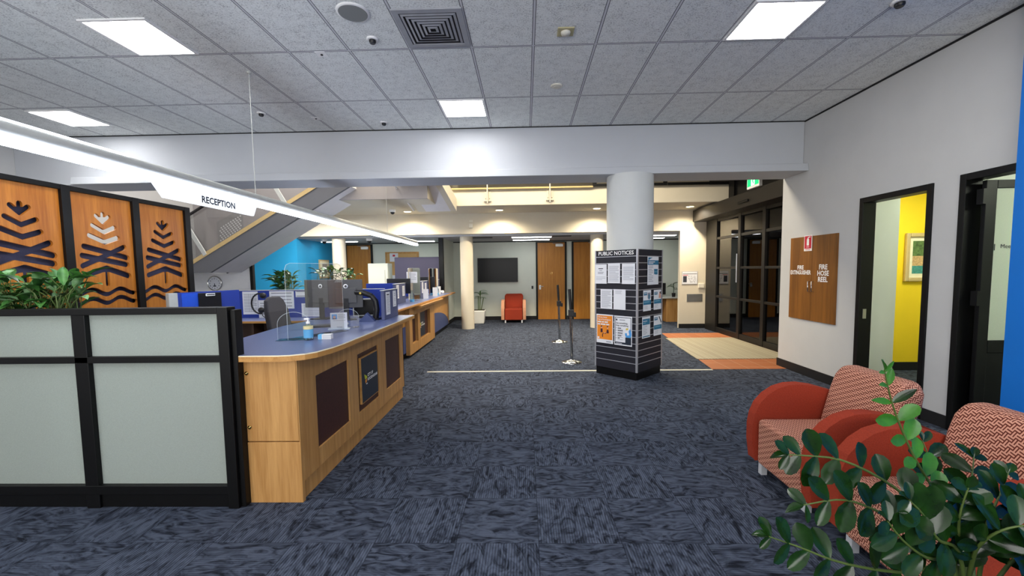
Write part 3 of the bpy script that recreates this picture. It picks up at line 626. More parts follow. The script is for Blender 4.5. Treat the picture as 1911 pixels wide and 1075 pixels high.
# ------------------------------------------------------------------ leafy plants
def leaf_mesh(mb, base, d, up, L, wd, m=0, droop=.25, fold=.25, blunt=False):
    d = Vector(d).normalized(); sd = d.cross(Vector(up)).normalized(); nn = sd.cross(d).normalized()
    base = Vector(base); rows = [(0, .12), (.18, .7), (.42, 1), (.68, .82), (.88, .4), (1, .03)] if not blunt else [(0, .1), (.16, .55), (.42, .95), (.7, 1), (.9, .66), (1, .14)]; vs = []
    for t_, w in rows:
        c = base+d*L*t_-Vector((0, 0, 1))*droop*L*t_*t_
        for k in (-1, -.5, 0, .5, 1): vs.append(c+sd*k*w*wd/2+nn*abs(k)*w*wd*fold)
    fs = [(i*5+j, i*5+j+1, (i+1)*5+j+1, (i+1)*5+j) for i in range(5) for j in range(4)]
    mb.add(vs, fs, m, True)
def bushy(name, label, loc, n, spread, height, L, box, mats=('leaf', 'leafd', 'leafl'), pot='potd', wide=.38):
    p = thing(name, label, 'plant', loc); mb = MB(); mb.box(-box[0], box[0], -box[1], box[1], -box[2], 0); mb.build('planter', pot, p, bevel=.01)
    MB().box(-box[0]+.02, box[0]-.02, -box[1]+.02, box[1]-.02, 0, .004).build('soil', 'soil', p)
    mb = MB(); sm = MB()
    for i in range(n):
        a = random.uniform(0, 2*PI); r = random.random()**.6
        x = random.uniform(-box[0], box[0])*.9; y = random.uniform(-box[1], box[1])*.8
        h = random.uniform(.15, 1)*height; ox = math.cos(a)*spread*r*(.4+h/height*.6); oy = math.sin(a)*spread*r*.6
        b = (x+ox*.6, y+oy*.6, h*.75); sm.tube([(x, y, 0), (x+ox*.25, y+oy*.25, h*.5), b], .004, 4, 0, False)
        leaf_mesh(mb, b, (ox+random.uniform(-.1, .1), oy+random.uniform(-.15, .05), h*.35+.02), (0, 0, 1), L*random.uniform(.7, 1.2), L*wide, random.choice((0, 0, 1, 2, len(mats)-1)), .35)
    mb.build('foliage', mats, p); sm.build('stems', 'stem', p); return p
bushy('planter_plant', 'leafy green plants spilling over the frosted partition in front of the screen', (-3.95, 3.08, 1.36), 230, .30, .38, .19, (.60, .12, 1.36), ('leaf', 'leafd', 'leaf', 'leafl'), pot='backwall', wide=.34)
bushy('planter_plant', 'leafy plant against the turquoise wall, left of the acrylic shield', (-5.25, 9.0, 1.24), 90, .35, .50, .24, (.22, .14, .2), ('leafd', 'leafd', 'leaf'))
bushy('planter_plant', 'low leafy plants on the ledge behind the monitors', (-4.1, 9.0, 1.47), 46, .28, .30, .22, (.45, .12, .43), ('leafd', 'leaf', 'leafl'))
MB().box(-5.6, -3.5, 8.84, 9.16, 0, 1.04).build('low_cabinet', 'backwall', label='low pale cabinet carrying the plants behind the blue screen', cat='cabinet')
zp = thing('zz_plant', 'glossy dark green plant with arching stems in the right foreground', 'plant', (1.50, 1.42, 0))
MB().lathe([(.10, .0), (.13, .02), (.15, .32), (.16, .36), (.14, .36), (.135, .32)], n=28).build('pot', 'potd', zp)
MB().lathe([(.136, .325), (.0, .33)], n=20).build('soil', 'soil', zp)
ZS_ = [([(1.595, 1.5, .633), (1.494, 1.5, .794), (1.393, 1.5, .954), (1.294, 1.48, 1.141), (1.23, 1.45, 1.286)], 10, 1),
 ([(1.49, 1.45, .567), (1.309, 1.4, .592), (1.136, 1.35, .641), (.993, 1.33, .686), (.884, 1.33, .73), (.784, 1.33, .766)], 8, 0),
 ([(1.522, 1.45, .667), (1.36, 1.43, .805), (1.202, 1.41, .92), (1.059, 1.4, .99), (.946, 1.4, 1.005), (.881, 1.4, 1.009)], 8, 0),
 ([(1.505, 1.45, .628), (1.318, 1.4, .738), (1.157, 1.37, .831), (1.03, 1.35, .879), (.906, 1.35, .861)], 7, 0),
 ([(1.67, 1.55, .579), (1.662, 1.57, .691), (1.706, 1.6, .801), (1.763, 1.65, .885)], 6, 0), ([(1.583, 1.45, .628), (1.613, 1.45, .745), (1.668, 1.47, .83), (1.727, 1.5, .894)], 6, 0),
 ([(1.548, 1.4, .645), (1.583, 1.37, .739), (1.633, 1.37, .812), (1.675, 1.37, .867)], 6, 0), ([(1.458, 1.35, .663), (1.445, 1.31, .762), (1.466, 1.27, .831), (1.541, 1.25, .86)], 6, 0),
 ([(1.421, 1.35, .681), (1.305, 1.31, .77), (1.218, 1.27, .873), (1.153, 1.25, .935)], 6, 0), ([(1.405, 1.35, .644), (1.264, 1.3, .716), (1.146, 1.25, .802), (1.074, 1.23, .881)], 6, 0),
 ([(1.722, 1.6, .566), (1.698, 1.65, .708), (1.661, 1.7, .816), (1.637, 1.73, .917)], 6, 0), ([(1.6, 1.3, .6), (1.62, 1.22, .70), (1.68, 1.17, .76), (1.76, 1.12, .80)], 6, 0), ([(1.66, 1.36, .58), (1.74, 1.30, .68), (1.80, 1.26, .74), (1.88, 1.24, .78)], 6, 0), ([(1.62, 1.40, .6), (1.68, 1.34, .76), (1.76, 1.30, .84), (1.86, 1.30, .90)], 7, 0), ([(1.56, 1.22, .55), (1.58, 1.14, .62), (1.62, 1.08, .67), (1.68, 1.04, .70)], 6, 0), ([(1.46, 1.4, .6), (1.42, 1.36, .74), (1.40, 1.34, .84), (1.41, 1.33, .93)], 6, 0), ([(1.5, 1.28, .6), (1.47, 1.18, .68), (1.42, 1.12, .73), (1.36, 1.08, .76)], 6, 0)]
def cat_rom(P, t_):
    n = len(P)-1; x = t_*n; i = min(int(x), n-1); f = x-i
    p0, p1, p2, p3 = [Vector(P[max(0, min(n, i+k))]) for k in (-1, 0, 1, 2)]
    return .5*((2*p1)+(p2-p0)*f+(2*p0-5*p1+4*p2-p3)*f*f+(3*p1-p0-3*p2+p3)*f**3)
og = Vector((1.50, 1.42, 0))
for P, nl, kind in ZS_:
    b0 = Vector((1.5+random.uniform(-.07, .07), 1.42+random.uniform(-.07, .07), .33)); P = [b0]+[Vector(q) for q in P]
    pts = [cat_rom(P, k/18)-og for k in range(19)]
    st_ = MB().tube(pts, [.0075-.0055*k/18 for k in range(19)], 7).build('stem', 'stem', zp); mb = MB()
    for k in range(nl):
        t_ = .28+.70*k/(nl-1); p = cat_rom(P, t_)-og; tg = (cat_rom(P, min(1, t_+.03))-cat_rom(P, t_-.03)).normalized()
        side = tg.cross(Vector((random.uniform(-.3, .3), 1, -.35))).normalized(); fac = side.cross(tg)
        for sg in (-1, 1):
            up_ = 1 if side.z*sg > 0 else .85
            L = (.112 if kind == 0 else .095)*random.uniform(.85, 1.12)*up_*(1-.45*max(0, t_-.8)/.2)
            d = tg*random.uniform(.3, .75)+side*sg*random.uniform(.7, 1)+fac*random.uniform(-.25, .35)
            light = kind == 1
            leaf_mesh(mb, p, d, Vector((random.uniform(-.5, .5), -1, random.uniform(.1, .9))), L, L*(random.uniform(.5, .6) if not (light and t_ > .75) else .34), 1 if light and random.random() < .75 else 0, .10, .12, not (light and t_ > .75))
    leaf_mesh(mb, pts[-1], pts[-1]-pts[-2], (0, -.4, 1), .06, .03, 1 if kind else 0)
    mb.build('leaves', ('zz', 'zzl'), st_)
# ------------------------------------------------------------------ armchairs
def armchair(name, label, seatm, armm, loc, rz, group):
    c = thing(name, label, 'armchair', loc, rz, group)
    mb = MB(); mb.box(-.285, .285, -.40, .20, .08, .445); mb.build('seat', seatm, c, bevel=.035, seg=4)
    lv = [(.40, .28, .06, .24), (.55, .285, .10, .30), (.70, .30, .15, .35), (.80, .30, .185, .365), (.88, .27, .225, .355)]
    vs = []; 
    for z, hw, yf, yb in lv: vs += [(-hw, yf, z), (hw, yf, z), (hw, yb, z), (-hw, yb, z)]
    fs = [(3, 2, 1, 0), (16, 17, 18, 19)]+[(4*i+j, 4*i+(j+1) % 4, 4*i+4+(j+1) % 4, 4*i+4+j) for i in range(4) for j in range(4)]
    MB().add(vs, fs).build('backrest', seatm, c, bevel=.045, seg=4)
    MB().box(-.28, .28, .20, .30, .09, .42).build('back_base', seatm, c, bevel=.01)
    out = [(-.41, .095), (-.43, .25), (-.43, .38), (-.415, .47), (-.38, .555), (-.32, .625), (-.24, .68), (-.15, .708), (-.05, .712), (.06, .695), (.2, .655), (.34, .60), (.37, .57), (.37, .095)]
    for s_ in (-1, 1):
        mb = MB(); mb.prism(out, lambda u, v, w: (w, u, v), *((.292, .385) if s_ > 0 else (-.385, -.292))); mb.build('arm', armm, c, bevel=.014, seg=3)
    for x in (-.26, .26):
        for y in (-.36, .28): MB().box(x-.022, x+.022, y-.022, y+.022, 0, .085).build('leg', 'legp', c)
    return c
A1 = armchair('armchair', 'pink key patterned armchair with rust red arms, nearer the doorway', 'maze', 'rust', (2.23, 3.02, 0), -PI/2, 'patterned tub armchairs')
A2 = dup(A1, (2.23, 2.10, 0), label='pink key patterned armchair with rust red arms, behind the foreground plant')
armchair('armchair', 'rust red armchair with peach arms under the wall television', 'rust', 'peach', (-.39, 13.42, 0), 0, None)
# ------------------------------------------------------------------ public notices board
NB = thing('notice_board', 'dark slatted four sided board lettered PUBLIC NOTICES around the column', 'notice board', (1.61, 6.6, 0), -PI/4)
H = .37
mb = MB()
for k in range(4):
    R_ = Matrix.Rotation(k*PI/2, 4, 'Z'); mb.M = R_
    mb.box(-H+.006, H-.006, -H, -H+.012, .12, 1.925)
mb.build('slat_panel', 'slat', NB)
mb = MB()
for k in range(4):
    mb.M = Matrix.Rotation(k*PI/2, 4, 'Z')
    for i in range(17): z = 1.827-.0988*i; mb.box(-H+.014, H-.014, -H-.001, -H, z-.005, z+.005)
mb.build('slat_groove', 'alu', NB)
for k in range(4):
    mb = MB(Matrix.Rotation(k*PI/2, 4, 'Z')); mb.box(-H-.004, -H+.022, -H-.004, -H+.022, .12, 1.93); mb.build('corner_trim', 'alu', NB)
mb = MB(); mb.box(-H+.015, H-.015, -H+.015, H-.015, 0, .12); mb.build('plinth', 'black', NB)
mb = MB(); mb.box(-H+.014, H-.014, -H-.0025, -H-.0005, 1.845, 1.92, 1); mb.text('PUBLIC NOTICES', .079, 0, 1.853, -H-.0035, 0, 'c', .015, 1.02)
nb_t = mb.build('title_strip', ('whitep', 'slat'), NB)
def sheet(name, label, face, x0, x1, z0, z1, draw=None, mats=('paper', 'ink', 'darkink'), group=None, cat='notice'):
    cx, cz = (x0+x1)/2, (z0+z1)/2; th = face; n = Vector((math.sin(th), -math.cos(th), 0)); xd = Vector((math.cos(th), math.sin(th), 0))
    loc = Vector((1.61, 6.6, 0))+n*(H+.012)+xd*cx; loc.z = cz
    return wall_sheet(name, label, loc, th, x1-x0, z1-z0, draw, mats, group, cat)
def lines(mb, w, h, top=.85, bot=.1, n=14, x0=.1, x1=.9, m=1, ragged=True):
    for i in range(n):
        z = h*(top-(top-bot)*i/max(1, n-1))-h/2; e = x1-(random.random()*.3 if ragged and i % 3 == 2 else 0)
        mb.rect(-w/2+x0*w, -w/2+e*w, z, z+h*.35*(top-bot)/n, -.0045, m)
def wall_sheet(name, label, loc, th, w, h, draw=None, mats=('paper', 'ink', 'darkink'), group=None, cat='notice', dep=.004):
    mb = MB(); mb.box(-w/2, w/2, -dep, 0, -h/2, h/2)
    (draw or lines)(mb, w, h); return mb.build(name, mats, label=label, cat=cat, group=group, loc=loc, rz=th)
Lf, Rf = -PI/4, PI/4
def d_head(mb, w, h):
    mb.rect(-w*.2, w*.2, h*.26, h*.3, -.0045, 2); mb.rect(-w*.12, w*.12, h*.17, h*.19, -.0045, 2); mb.rect(-w*.25, w*.25, h*.08, h*.10, -.0045, 2); mb.rect(-w*.25, w*.2, h*.02, h*.04, -.0045, 2)
    lines(mb, w, h, .34, .2, 3)
sheet('notice_sheet', 'white notice with centred dark heading, top row left on the board', Lf, -.359, -.146, 1.42, 1.716, d_head, group='printed notices on the board')
sheet('notice_sheet', 'white typed notice in the middle of the board top row', Lf, -.124, .088, 1.431, 1.724, None, group='printed notices on the board')
sheet('notice_sheet', 'white typed notice, top row right beside the corner trim', Lf, .121, .336, 1.421, 1.719, lambda m_, w, h: lines(m_, w, h, .82, .2, 11), group='printed notices on the board')
sheet('notice_sheet', 'white typed notice, second row left, with full page of text', Lf, -.255, -.046, 1.037, 1.337, lambda m_, w, h: lines(m_, w, h, .9, .08, 18), group='printed notices on the board')
sheet('notice_sheet', 'mostly blank white notice, second row right', Lf, -.023, .183, 1.036, 1.34, lambda m_, w, h: lines(m_, w, h, .92, .78, 4, .15, .7), group='printed notices on the board')
def d_orange(mb, w, h):
    mb.rect(-w*.46, w*.46, -h*.37, h*.46, -.0045, 1)
    for i, tx in enumerate(('Did you know', 'City of Rockingham')): mb.text(tx, .031, -w*.42, h*.38-i*.036, -.006, 0, 'l', .02, .95)
    for i, ws_ in enumerate(((.22, .12, .2), (.14, .3, .18))):
        x = -w*.42
        for q in ws_: mb.rect(x, x+q*w, h*.375-(i+2)*.036, h*.375-(i+2)*.036+.02, -.006, 0); x += q*w+.012
    # two seated people talking over a table, drawn flat
    for sx, b in ((-1, -.055), (1, .055)):
        mb.poly([(b-.018, .0), (b+.018, .0), (b+.02, -.06), (b-.02, -.06)] if sx < 0 else [(b-.016, -.01), (b+.016, -.01), (b+.022, -.065), (b-.022, -.065)], -.006, 2)
        mb.poly([(b+.016*math.cos(a*PI/4), .022+.018*math.sin(a*PI/4)) for a in range(8)], -.0062, 3); mb.poly([(b-.016, .022), (b-.012, .045), (b+.012, .045), (b+.008, .03)], -.0064, 2)
        mb.poly([(b-.03*sx, -.055), (b+.05*-sx, -.06), (b+.05*-sx, -.075), (b-.03*sx, -.08)][::1 if sx < 0 else -1], -.0061, 2)
    mb.rect(-.045, -.03, -.13, -.075, -.006, 2); mb.rect(-.02, .02, -.066, -.058, -.0063, 3); mb.rect(-w*.43, -w*.32, -h*.35, -h*.29, -.006, 0)
    mb.rect(w*.1, w*.4, -h*.455, -h*.425, -.006, 4)
sheet('poster', 'orange poster with two seated people talking, bottom row of the board', Lf, -.33, -.029, .502, .947, d_orange, ('paper', 'orange', 'maroonp', 'pink', 'ink'), cat='poster')
def d_blue(mb, w, h):
    mb.rect(-w*.46, w*.46, -h*.46, h*.46, -.0043, 4); mb.rect(-w*.43, w*.43, -h*.39, h*.44, -.0045, 0)
    mb.text('See something,', .036, -w*.40, h*.235, -.006, 2, 'l', .02, .92); mb.text('Snap something', .036, -w*.40, h*.155, -.006, 2, 'l', .02, .92)
    mb.rect(-w*.4, -w*.32, h*.34, h*.4, -.006, 2); mb.rect(-w*.2, w*.12, h*.355, h*.38, -.006, 1)
    for i in range(5):
        z = h*.07-i*h*.085; mb.rect(-w*.4, -w*.36, z, z+.014, -.006, 1); mb.rect(-w*.3, -w*.30+(.2, .3, .28, .22, .12)[i]*w, z, z+.012, -.006, 2); mb.rect(-w*.3, w*.0, z-.02, z-.014, -.006, 1)
    P = [(w*.30+.055*math.cos(a), -h*.09+.07*math.sin(a)) for a in [PI*.95+k*PI*1.25/10 for k in range(11)]]+[(w*.40, h*.09), (w*.33, h*.02), (w*.28, -h*.06)]
    mb.poly(P, -.006, 3); mb.poly([(w*.16, h*.03), (w*.3, h*.05), (w*.3, h*.11), (w*.18, h*.1)], -.0062, 5); mb.poly([(w*.22, -h*.02), (w*.32, .0), (w*.36, -h*.12), (w*.24, -h*.14)], -.0063, 0)
    mb.rect(w*.14, w*.46, -h*.46, -h*.21, -.0062, 4); mb.rect(-w*.4, -w*.05, -h*.44, -h*.425, -.006, 0)
sheet('poster', 'pale blue bordered poster headed See something, Snap something', Lf, -.007, .293, .50, .942, d_blue, ('paper', 'ink', 'darkink', 'skyp', 'navy', 'yellowp'), cat='poster')
def d_big(mb, w, h):
    mb.rect(-w/2, w/2, h*.21, h*.37, -.0045, 3); mb.poly([(-w*.45, h*.37), (-w*.05, h*.47), (-w*.45, h*.47)], -.0045, 3)
    mb.rect(-w*.45, w*.15, h*.30, h*.325, -.006, 0); mb.rect(-w*.45, w*.0, h*.25, h*.275, -.006, 0)
    lines(mb, w, h, .66, .12, 10, .08, .5); mb.poly([(w*.08, h*.06), (w*.42, h*.06), (w*.42, -h*.14), (w*.2, -h*.14), (w*.08, -h*.12)], -.0045, 3); mb.rect(w*.1, w*.38, -.02, -.012, -.006, 4)
tm = ('paper', 'ink', 'darkink', 'teal', 'lteal', 'pink')
sheet('poster', 'tall white and teal information poster, alone at the top right of the board', Rf, -.114, .212, 1.40, 1.82, d_big, tm, cat='poster')
def d_fly(v):
    def f(mb, w, h):
        if v != 2:
            mb.rect(-w*.45, -w*.02, h*.26, h*.40, -.0045, 3); mb.rect(-w*.42, -w*.1, h*.33, h*.36, -.006, 0); mb.rect(-w/2, w/2, -h*.2, h*.02, -.0045, 3); mb.rect(-w*.42, w*.3, -h*.08, -h*.05, -.006, 4)
            if v == 0: mb.rect(w*.05, w*.42, h*.1, h*.38, -.0045, 1); mb.rect(w*.15, w*.32, h*.05, h*.3, -.006, 3)
            if v == 1: mb.poly([(w*.15, h*.08), (w*.45, h*.06), (w*.42, h*.3), (w*.3, h*.44), (w*.2, h*.3)], -.0045, 5); mb.poly([(w*.24, h*.36), (w*.45, h*.42), (w*.45, h*.25)], -.006, 2)
            if v == 3: mb.poly([(w*.1, h*.42), (w*.2, h*.44), (w*.48, h*.14), (w*.42, h*.08)], -.0045, 2)
            lines(mb, w, h, .24, .1, 4, .08, .55)
        else:
            mb.rect(-w*.45, w*.45, h*.12, h*.40, -.0045, 3); mb.rect(-w*.4, w*.1, h*.28, h*.31, -.006, 0); mb.rect(-w*.4, -w*.05, h*.2, h*.23, -.006, 4); lines(mb, w, h, .56, .16, 9, .08, .6); mb.rect(-w*.45, w*.45, -h*.46, -h*.41, -.0045, 3)
    return f
for v, bx, l in ((0, (-.232, -.009, 1.015, 1.322), 'teal flyer with figures on the right board face, middle row left'), (1, (.08, .306, 1.015, 1.317), 'teal flyer with smiling person on the right board face, middle row right'), (2, (-.256, -.026, .615, .93), 'teal headed flyer with columns of text, lower row left'), (3, (.087, .328, .615, .925), 'teal flyer with dark pen picture, lower row right')):
    sheet('flyer', l, Rf, *bx, d_fly(v), tm, cat='flyer')
# ------------------------------------------------------------------ stanchions
q = thing('stanchion', 'chrome belt stanchion on the nearer round base', 'stanchion', (.80, 7.37, 0), group='chrome barrier posts')
MB().lathe([(.18, 0), (.18, .012), (.06, .035), (.03, .05), (.028, .06)], n=32).build('base', 'chrome', q)
MB().cyl((0, 0, .05), (-.012, 0, .94), .026, n=18).build('pole', 'chrome', q)
mb = MB(); mb.box(-.055, .04, -.05, .05, .82, .935); mb.box(.03, .075, -.04, .04, .81, .89); mb.build('belt_cassette', 'plastic', q, bevel=.006)
MB().tube([(-.012, 0, .93), (-.035, 0, 1.30)], .026, 10).build('sign_arm', 'plastic', q, bevel=0)
dup(q, (.755, 9.49, 0), label='chrome belt stanchion on the farther round base')
# ------------------------------------------------------------------ near reception counter
DZ = 1.08; DX = -1.615
c1 = thing('reception_counter', 'light oak reception counter with maroon panels and blue grey top, nearest', 'counter', (-1.9, 2.86, 0))
oc = Vector((-1.9, 2.86, 0)); TR = Matrix.Translation(-oc)
tpts = [(-2.13, 2.82), (-1.72, 2.82), (-1.64, 2.835), (-1.56, 2.88), (-1.51, 2.96), (-1.475, 3.12), (-1.46, 3.3), (-1.46, 5.42), (-2.55, 5.42), (-2.62, 4.4), (-2.5, 3.5), (-2.13, 3.05)]
mb = MB(TR); mb.prism(tpts, lambda u, v, w: (u, v, w), DZ-.045, DZ-.009, 0); mb.prism(tpts, lambda u, v, w: (u, v, w), DZ-.009, DZ-.002, 1); mb.build('worktop_edge', ('oakh', 'canvas'), c1)
mb = MB(TR); cxy = (-2.0, 4.0); mb.prism([(u+(cxy[0]-u)*.012, v+(cxy[1]-v)*.006) for u, v in tpts], lambda u, v, w: (u, v, w), DZ-.01, DZ, 0); mb.build('worktop', 'laminate', c1)
mb = MB(TR); mb.box(-2.075, -1.635, 2.90, 5.38, .0, DZ-.045); mb.build('carcass', 'oak', c1)
# front end: fixed stile, drop panel and lockable door
mb = MB(TR); mb.box(-2.075, -2.0, 2.865, 2.90, 0, DZ-.045); mb.box(-2.0, DX, 2.865, 2.90, 0, .445); mb.box(-1.622, DX, 2.865, 2.90, .445, DZ-.045); mb.build('end_panel', 'oak', c1, bevel=.002)
dr = MB(TR).box(-1.996, -1.626, 2.868, 2.90, .452, DZ-.05).build('door', 'oak', c1, bevel=.002)
for z in (.945, .555): MB(TR @ Matrix.Translation((-1.975, 2.868, z)) @ Matrix.Rotation(PI/2, 4, 'X')).lathe([(.013, 0), (.013, .006), (.007, .007), (.006, .014), (.0, .015)], n=14).build('lock', 'brass', dr)
# long face: frame with three recesses
P3 = [(3.12, 3.71), (3.915, 4.475), (4.71, 5.27)]; ZB, ZT = .29, .86
mb = MB(TR); yy = [2.90]+[v for p in P3 for v in p]+[5.40]
for a, b in zip(yy[::2], yy[1::2]): mb.box(DX-.02, DX, a, b, .145, DZ-.045)
for a, b in P3: mb.box(DX-.02, DX, a, b, .145, ZB); mb.box(DX-.02, DX, a, b, ZT, DZ-.045)
mb.box(-2.075, DX, 5.38, 5.40, .145, DZ-.045)
mb.build('face_frame', 'oak', c1, bevel=.0015)
for a, b in P3: MB(TR).box(DX-.0195, DX-.016, a-.001, b+.001, ZB-.001, ZT+.001).build('recess_panel', 'maroon', c1)
mb = MB(TR); mb.box(-2.0, DX-.03, 2.915, 5.37, 0, .144); mb.build('kick', 'black', c1)
def logo(mb, sc=1):
    mb.poly([(-.10*sc, .05*sc), (-.035*sc, .018*sc), (-.035*sc, -.0*sc), (-.085*sc, .0*sc)], -.002, 1); mb.poly([(-.085*sc, -.006*sc), (-.035*sc, -.006*sc), (-.05*sc, -.03*sc), (-.075*sc, -.04*sc)], -.002, 2)
    mb.text('CITY OF', .036*sc, -.025*sc, .012*sc, -.002, 0, 'l', .03); mb.text('ROCKINGHAM', .036*sc, -.025*sc, -.026*sc, -.002, 0, 'l', .03); mb.rect(-.06*sc, -.03*sc, -.052*sc, -.042*sc, -.002, 0)
def sign_panel(name, label, loc, w, h, lsc):
    t_ = thing(name, label, 'sign', loc, PI/2); MB().box(-w/2, w/2, -.022, .0, -h/2, h/2).build('backing', 'oakh', t_, bevel=.002)
    mb = MB(); mb.box(-w/2+.012, w/2-.012, -.026, -.022, -h/2+.012, h/2-.012); mb.build('face', 'navy', t_); mb = MB(Matrix.Translation((-.05, -.026, .0))); logo(mb, lsc); mb.build('logo', ('whitep', 'limep', 'orangep'), t_); return t_
sign_panel('logo_panel', 'navy council logo panel on the near reception counter', (DX-.015, 4.195, .585), .45, .46, 1.12)
# ------------------------------------------------------------------ fabric desk screens with notices
def desk_screen(label, X, y0, y1, z, h, left, papers=()):
    d = thing('desk_screen', label, 'desk screen', (X, y0, z))
    MB().box(-.04, 0, 0, y1-y0, 0, h).build('return_panel', 'blueboard2', d, bevel=.004)
    MB().box(left, -.041, y1-y0-.04, y1-y0, 0, h).build('back_panel', 'blueboard', d, bevel=.004)
    MB().box(-.046, .004, -.012, y1-y0, h, h+.006).build('top_trim', 'palegrey', d)
    MB().box(-.042, -.041, .01, y1-y0-.05, .01, h-.01).build('inner_lining', 'blueboard', d); return d
desk_screen('blue fabric desk screen with grey end on the near counter, two papers pinned', -1.66, 4.86, 5.38, DZ, .345, -.95)
wall_sheet('pinned_paper', 'long narrow paper pinned on near desk screen, left of two', (-1.657, 4.98, 1.27), PI/2, .14, .27, lambda m_, w, h: (m_.rect(-w*.35, w*.3, h*.36, h*.41, -.0045, 2), lines(m_, w, h, .8, .12, 12)))
wall_sheet('pinned_paper', 'shorter paper pinned on near desk screen, right of two', (-1.657, 5.23, 1.31), PI/2, .12, .20, lambda m_, w, h: lines(m_, w, h, .8, .1, 7, .3, .7))
# ------------------------------------------------------------------ things on the near counter
def arch_sheet(w, h, n=14):
    r = w*.5; return [(-w/2, 0)]+[(w/2, 0)]+[(r*math.cos(a), h-r*.8+r*.8*math.sin(a)) for a in [k*PI/n for k in range(n+1)]]
def acrylic(name, label, loc, rz, pts, foot=.12, cat='shield'):
    a = thing(name, label, cat, loc, rz); MB().prism(pts, lambda u, v, w: (u, w, v), -.002, .002).build('sheet', 'acrylic', a)
    MB().tube([(u, 0, v) for u, v in pts]+[(pts[0][0], 0, pts[0][1])], .0014, 5, 0, False).build('edge', 'acryedge', a)
    MB().box(min(p[0] for p in pts), max(p[0] for p in pts), -foot/2, foot/2, 0, .003).build('foot', 'acrylic', a); return a
gp = [(-.30, 0), (.30, 0), (.30, .60), (.285, .635), (.25, .65), (-.25, .65), (-.285, .635), (-.30, .60)]
acrylic('sneeze_guard', 'tall clear acrylic sneeze guard on the near counter', (-1.90, 3.75, DZ), math.atan2(.55, .24), gp)
acrylic('brochure_arch', 'clear arched acrylic stand beside the hand sanitiser', (-1.98, 3.50, DZ), .18, arch_sheet(.26, .235))
acrylic('brochure_arch', 'clear arched acrylic sheet behind the small white sign', (-1.83, 4.24, DZ), .3, arch_sheet(.21, .19))
sg = thing('counter_sign', 'small white counter sign with face photo in an acrylic stand', 'sign', (-1.875, 4.13, DZ), .30)
MB().box(-.078, .078, -.004, .004, .008, .165).build('card', 'paper', sg)
mb = MB(); mb.rect(-.065, -.015, .10, .15, -.0045, 0); mb.ell((-.04, -.005, .122), (.012, .002, .015), 10, 1); mb.rect(-.055, -.025, .10, .112, -.0055, 2)
for i in range(3): mb.rect(-.005, .06, .142-i*.016, .148-i*.016, -.0045, 3)
mb.rect(-.055, .06, .085, .089, -.0045, 3); mb.rect(-.02, .03, .018, .022, -.0045, 4); mb.build('print', ('skyp', 'pink', 'maroonp', 'ink', 'darkink'), sg)
MB().box(-.10, .10, -.035, .035, 0, .008).build('base', 'acryedge', sg)
hs = thing('hand_sanitiser', 'pump bottle of hand sanitiser with blue label', 'bottle', (-1.845, 3.48, DZ))
MB().lathe([(.036, 0), (.038, .01), (.038, .10), (.03, .12), (.014, .13), (.014, .14)], n=20).build('bottle_body', 'bottle', hs)
MB().lathe([(.0383, .02), (.0386, .045), (.0386, .075), (.0383, .09)], n=20).build('label_wrap', 'bluelabel', hs); MB().lathe([(.0386, .092), (.0386, .118)], n=20).build('label_top', 'cream2', hs)
mb = MB(); mb.lathe([(.016, .138), (.016, .155), (.006, .157), (.006, .175)], n=14); mb.box(-.032, .01, -.007, .007, .172, .184); mb.build('pump', 'whitep', hs, bevel=.002)
kb = thing('card_box', 'small blue and white box lying by the sanitiser', 'box', (-1.72, 3.52, DZ), .12); MB().box(-.05, .055, -.03, .03, 0, .042).build('box_body', 'white', kb, bevel=.002)
mb = MB(); mb.box(-.052, -.02, -.031, .031, .002, .0425); mb.build('blue_end', 'bluelabel', kb)
mb = MB()
for i in range(4): mb.box(-.015, .054, -.031, -.0302, .006+i*.009, .009+i*.009)
mb.build('card_edges', 'ink', kb)
def monitor(label, loc, rz, w=.52, h=.31, stand=True, tilt=0):
    m_ = thing('monitor', label, 'monitor', loc, rz)
    mb = MB(); mb.hexa([(-w/2, -.008, .14), (w/2, -.008, .14), (w/2, .018, .14), (-w/2, .018, .14), (-w/2, -.008, .14+h), (w/2, -.008, .14+h), (w/2, .018, .14+h), (-w/2, .018, .14+h)]); mb.box(-.12, .12, -.03, -.008, .2, .38); mb.build('shell', 'monback', m_, bevel=.006)
    MB().box(-w/2+.008, w/2-.008, .018, .020, .15, .14+h-.008).build('display', 'screenoff', m_)
    MB(Matrix.Translation((0, -.031, .14+h*.77)) @ Matrix.Rotation(PI/2, 4, 'X')).lathe([(.020, 0), (.026, .001), (.026, .002), (.014, .003)], n=20, caps=False).build('logo_ring', 'whitep', m_)
    if stand: mb = MB(); mb.box(-.03, .03, -.03, -.005, .0, .26); mb.box(-.11, .11, -.10, .07, 0, .012); mb.build('stand', 'plastic', m_, bevel=.003)
    return m_
monitor('graphite monitor back nearest the arm on the near counter', (-2.15, 4.95, DZ), .42, .38, .34)
monitor('graphite monitor back standing farther left behind the acrylic shield', (-2.50, 5.08, DZ), -.12, .46, .34)
ma = thing('monitor_mount', 'black articulated monitor arm beside the near desk screen', 'monitor arm', (-1.80, 4.94, DZ))
mb = MB(); mb.box(-.06, .06, -.06, .06, 0, .015); mb.build('base', 'plastic', ma, bevel=.004)
MB().tube([(0, 0, .01), (.02, 0, .12), (.01, 0, .22), (-.04, 0, .285)], [.035, .034, .032, .03], 12).build('lower_arm', 'plastic', ma)
MB().tube([(-.04, 0, .285), (-.13, .0, .32), (-.24, .03, .325)], [.03, .032, .026], 12).build('upper_arm', 'plastic', ma)
MB().cyl((-.16, -.034, .318), (-.16, -.031, .318), .013, n=12).build('badge', 'yellowp', ma)
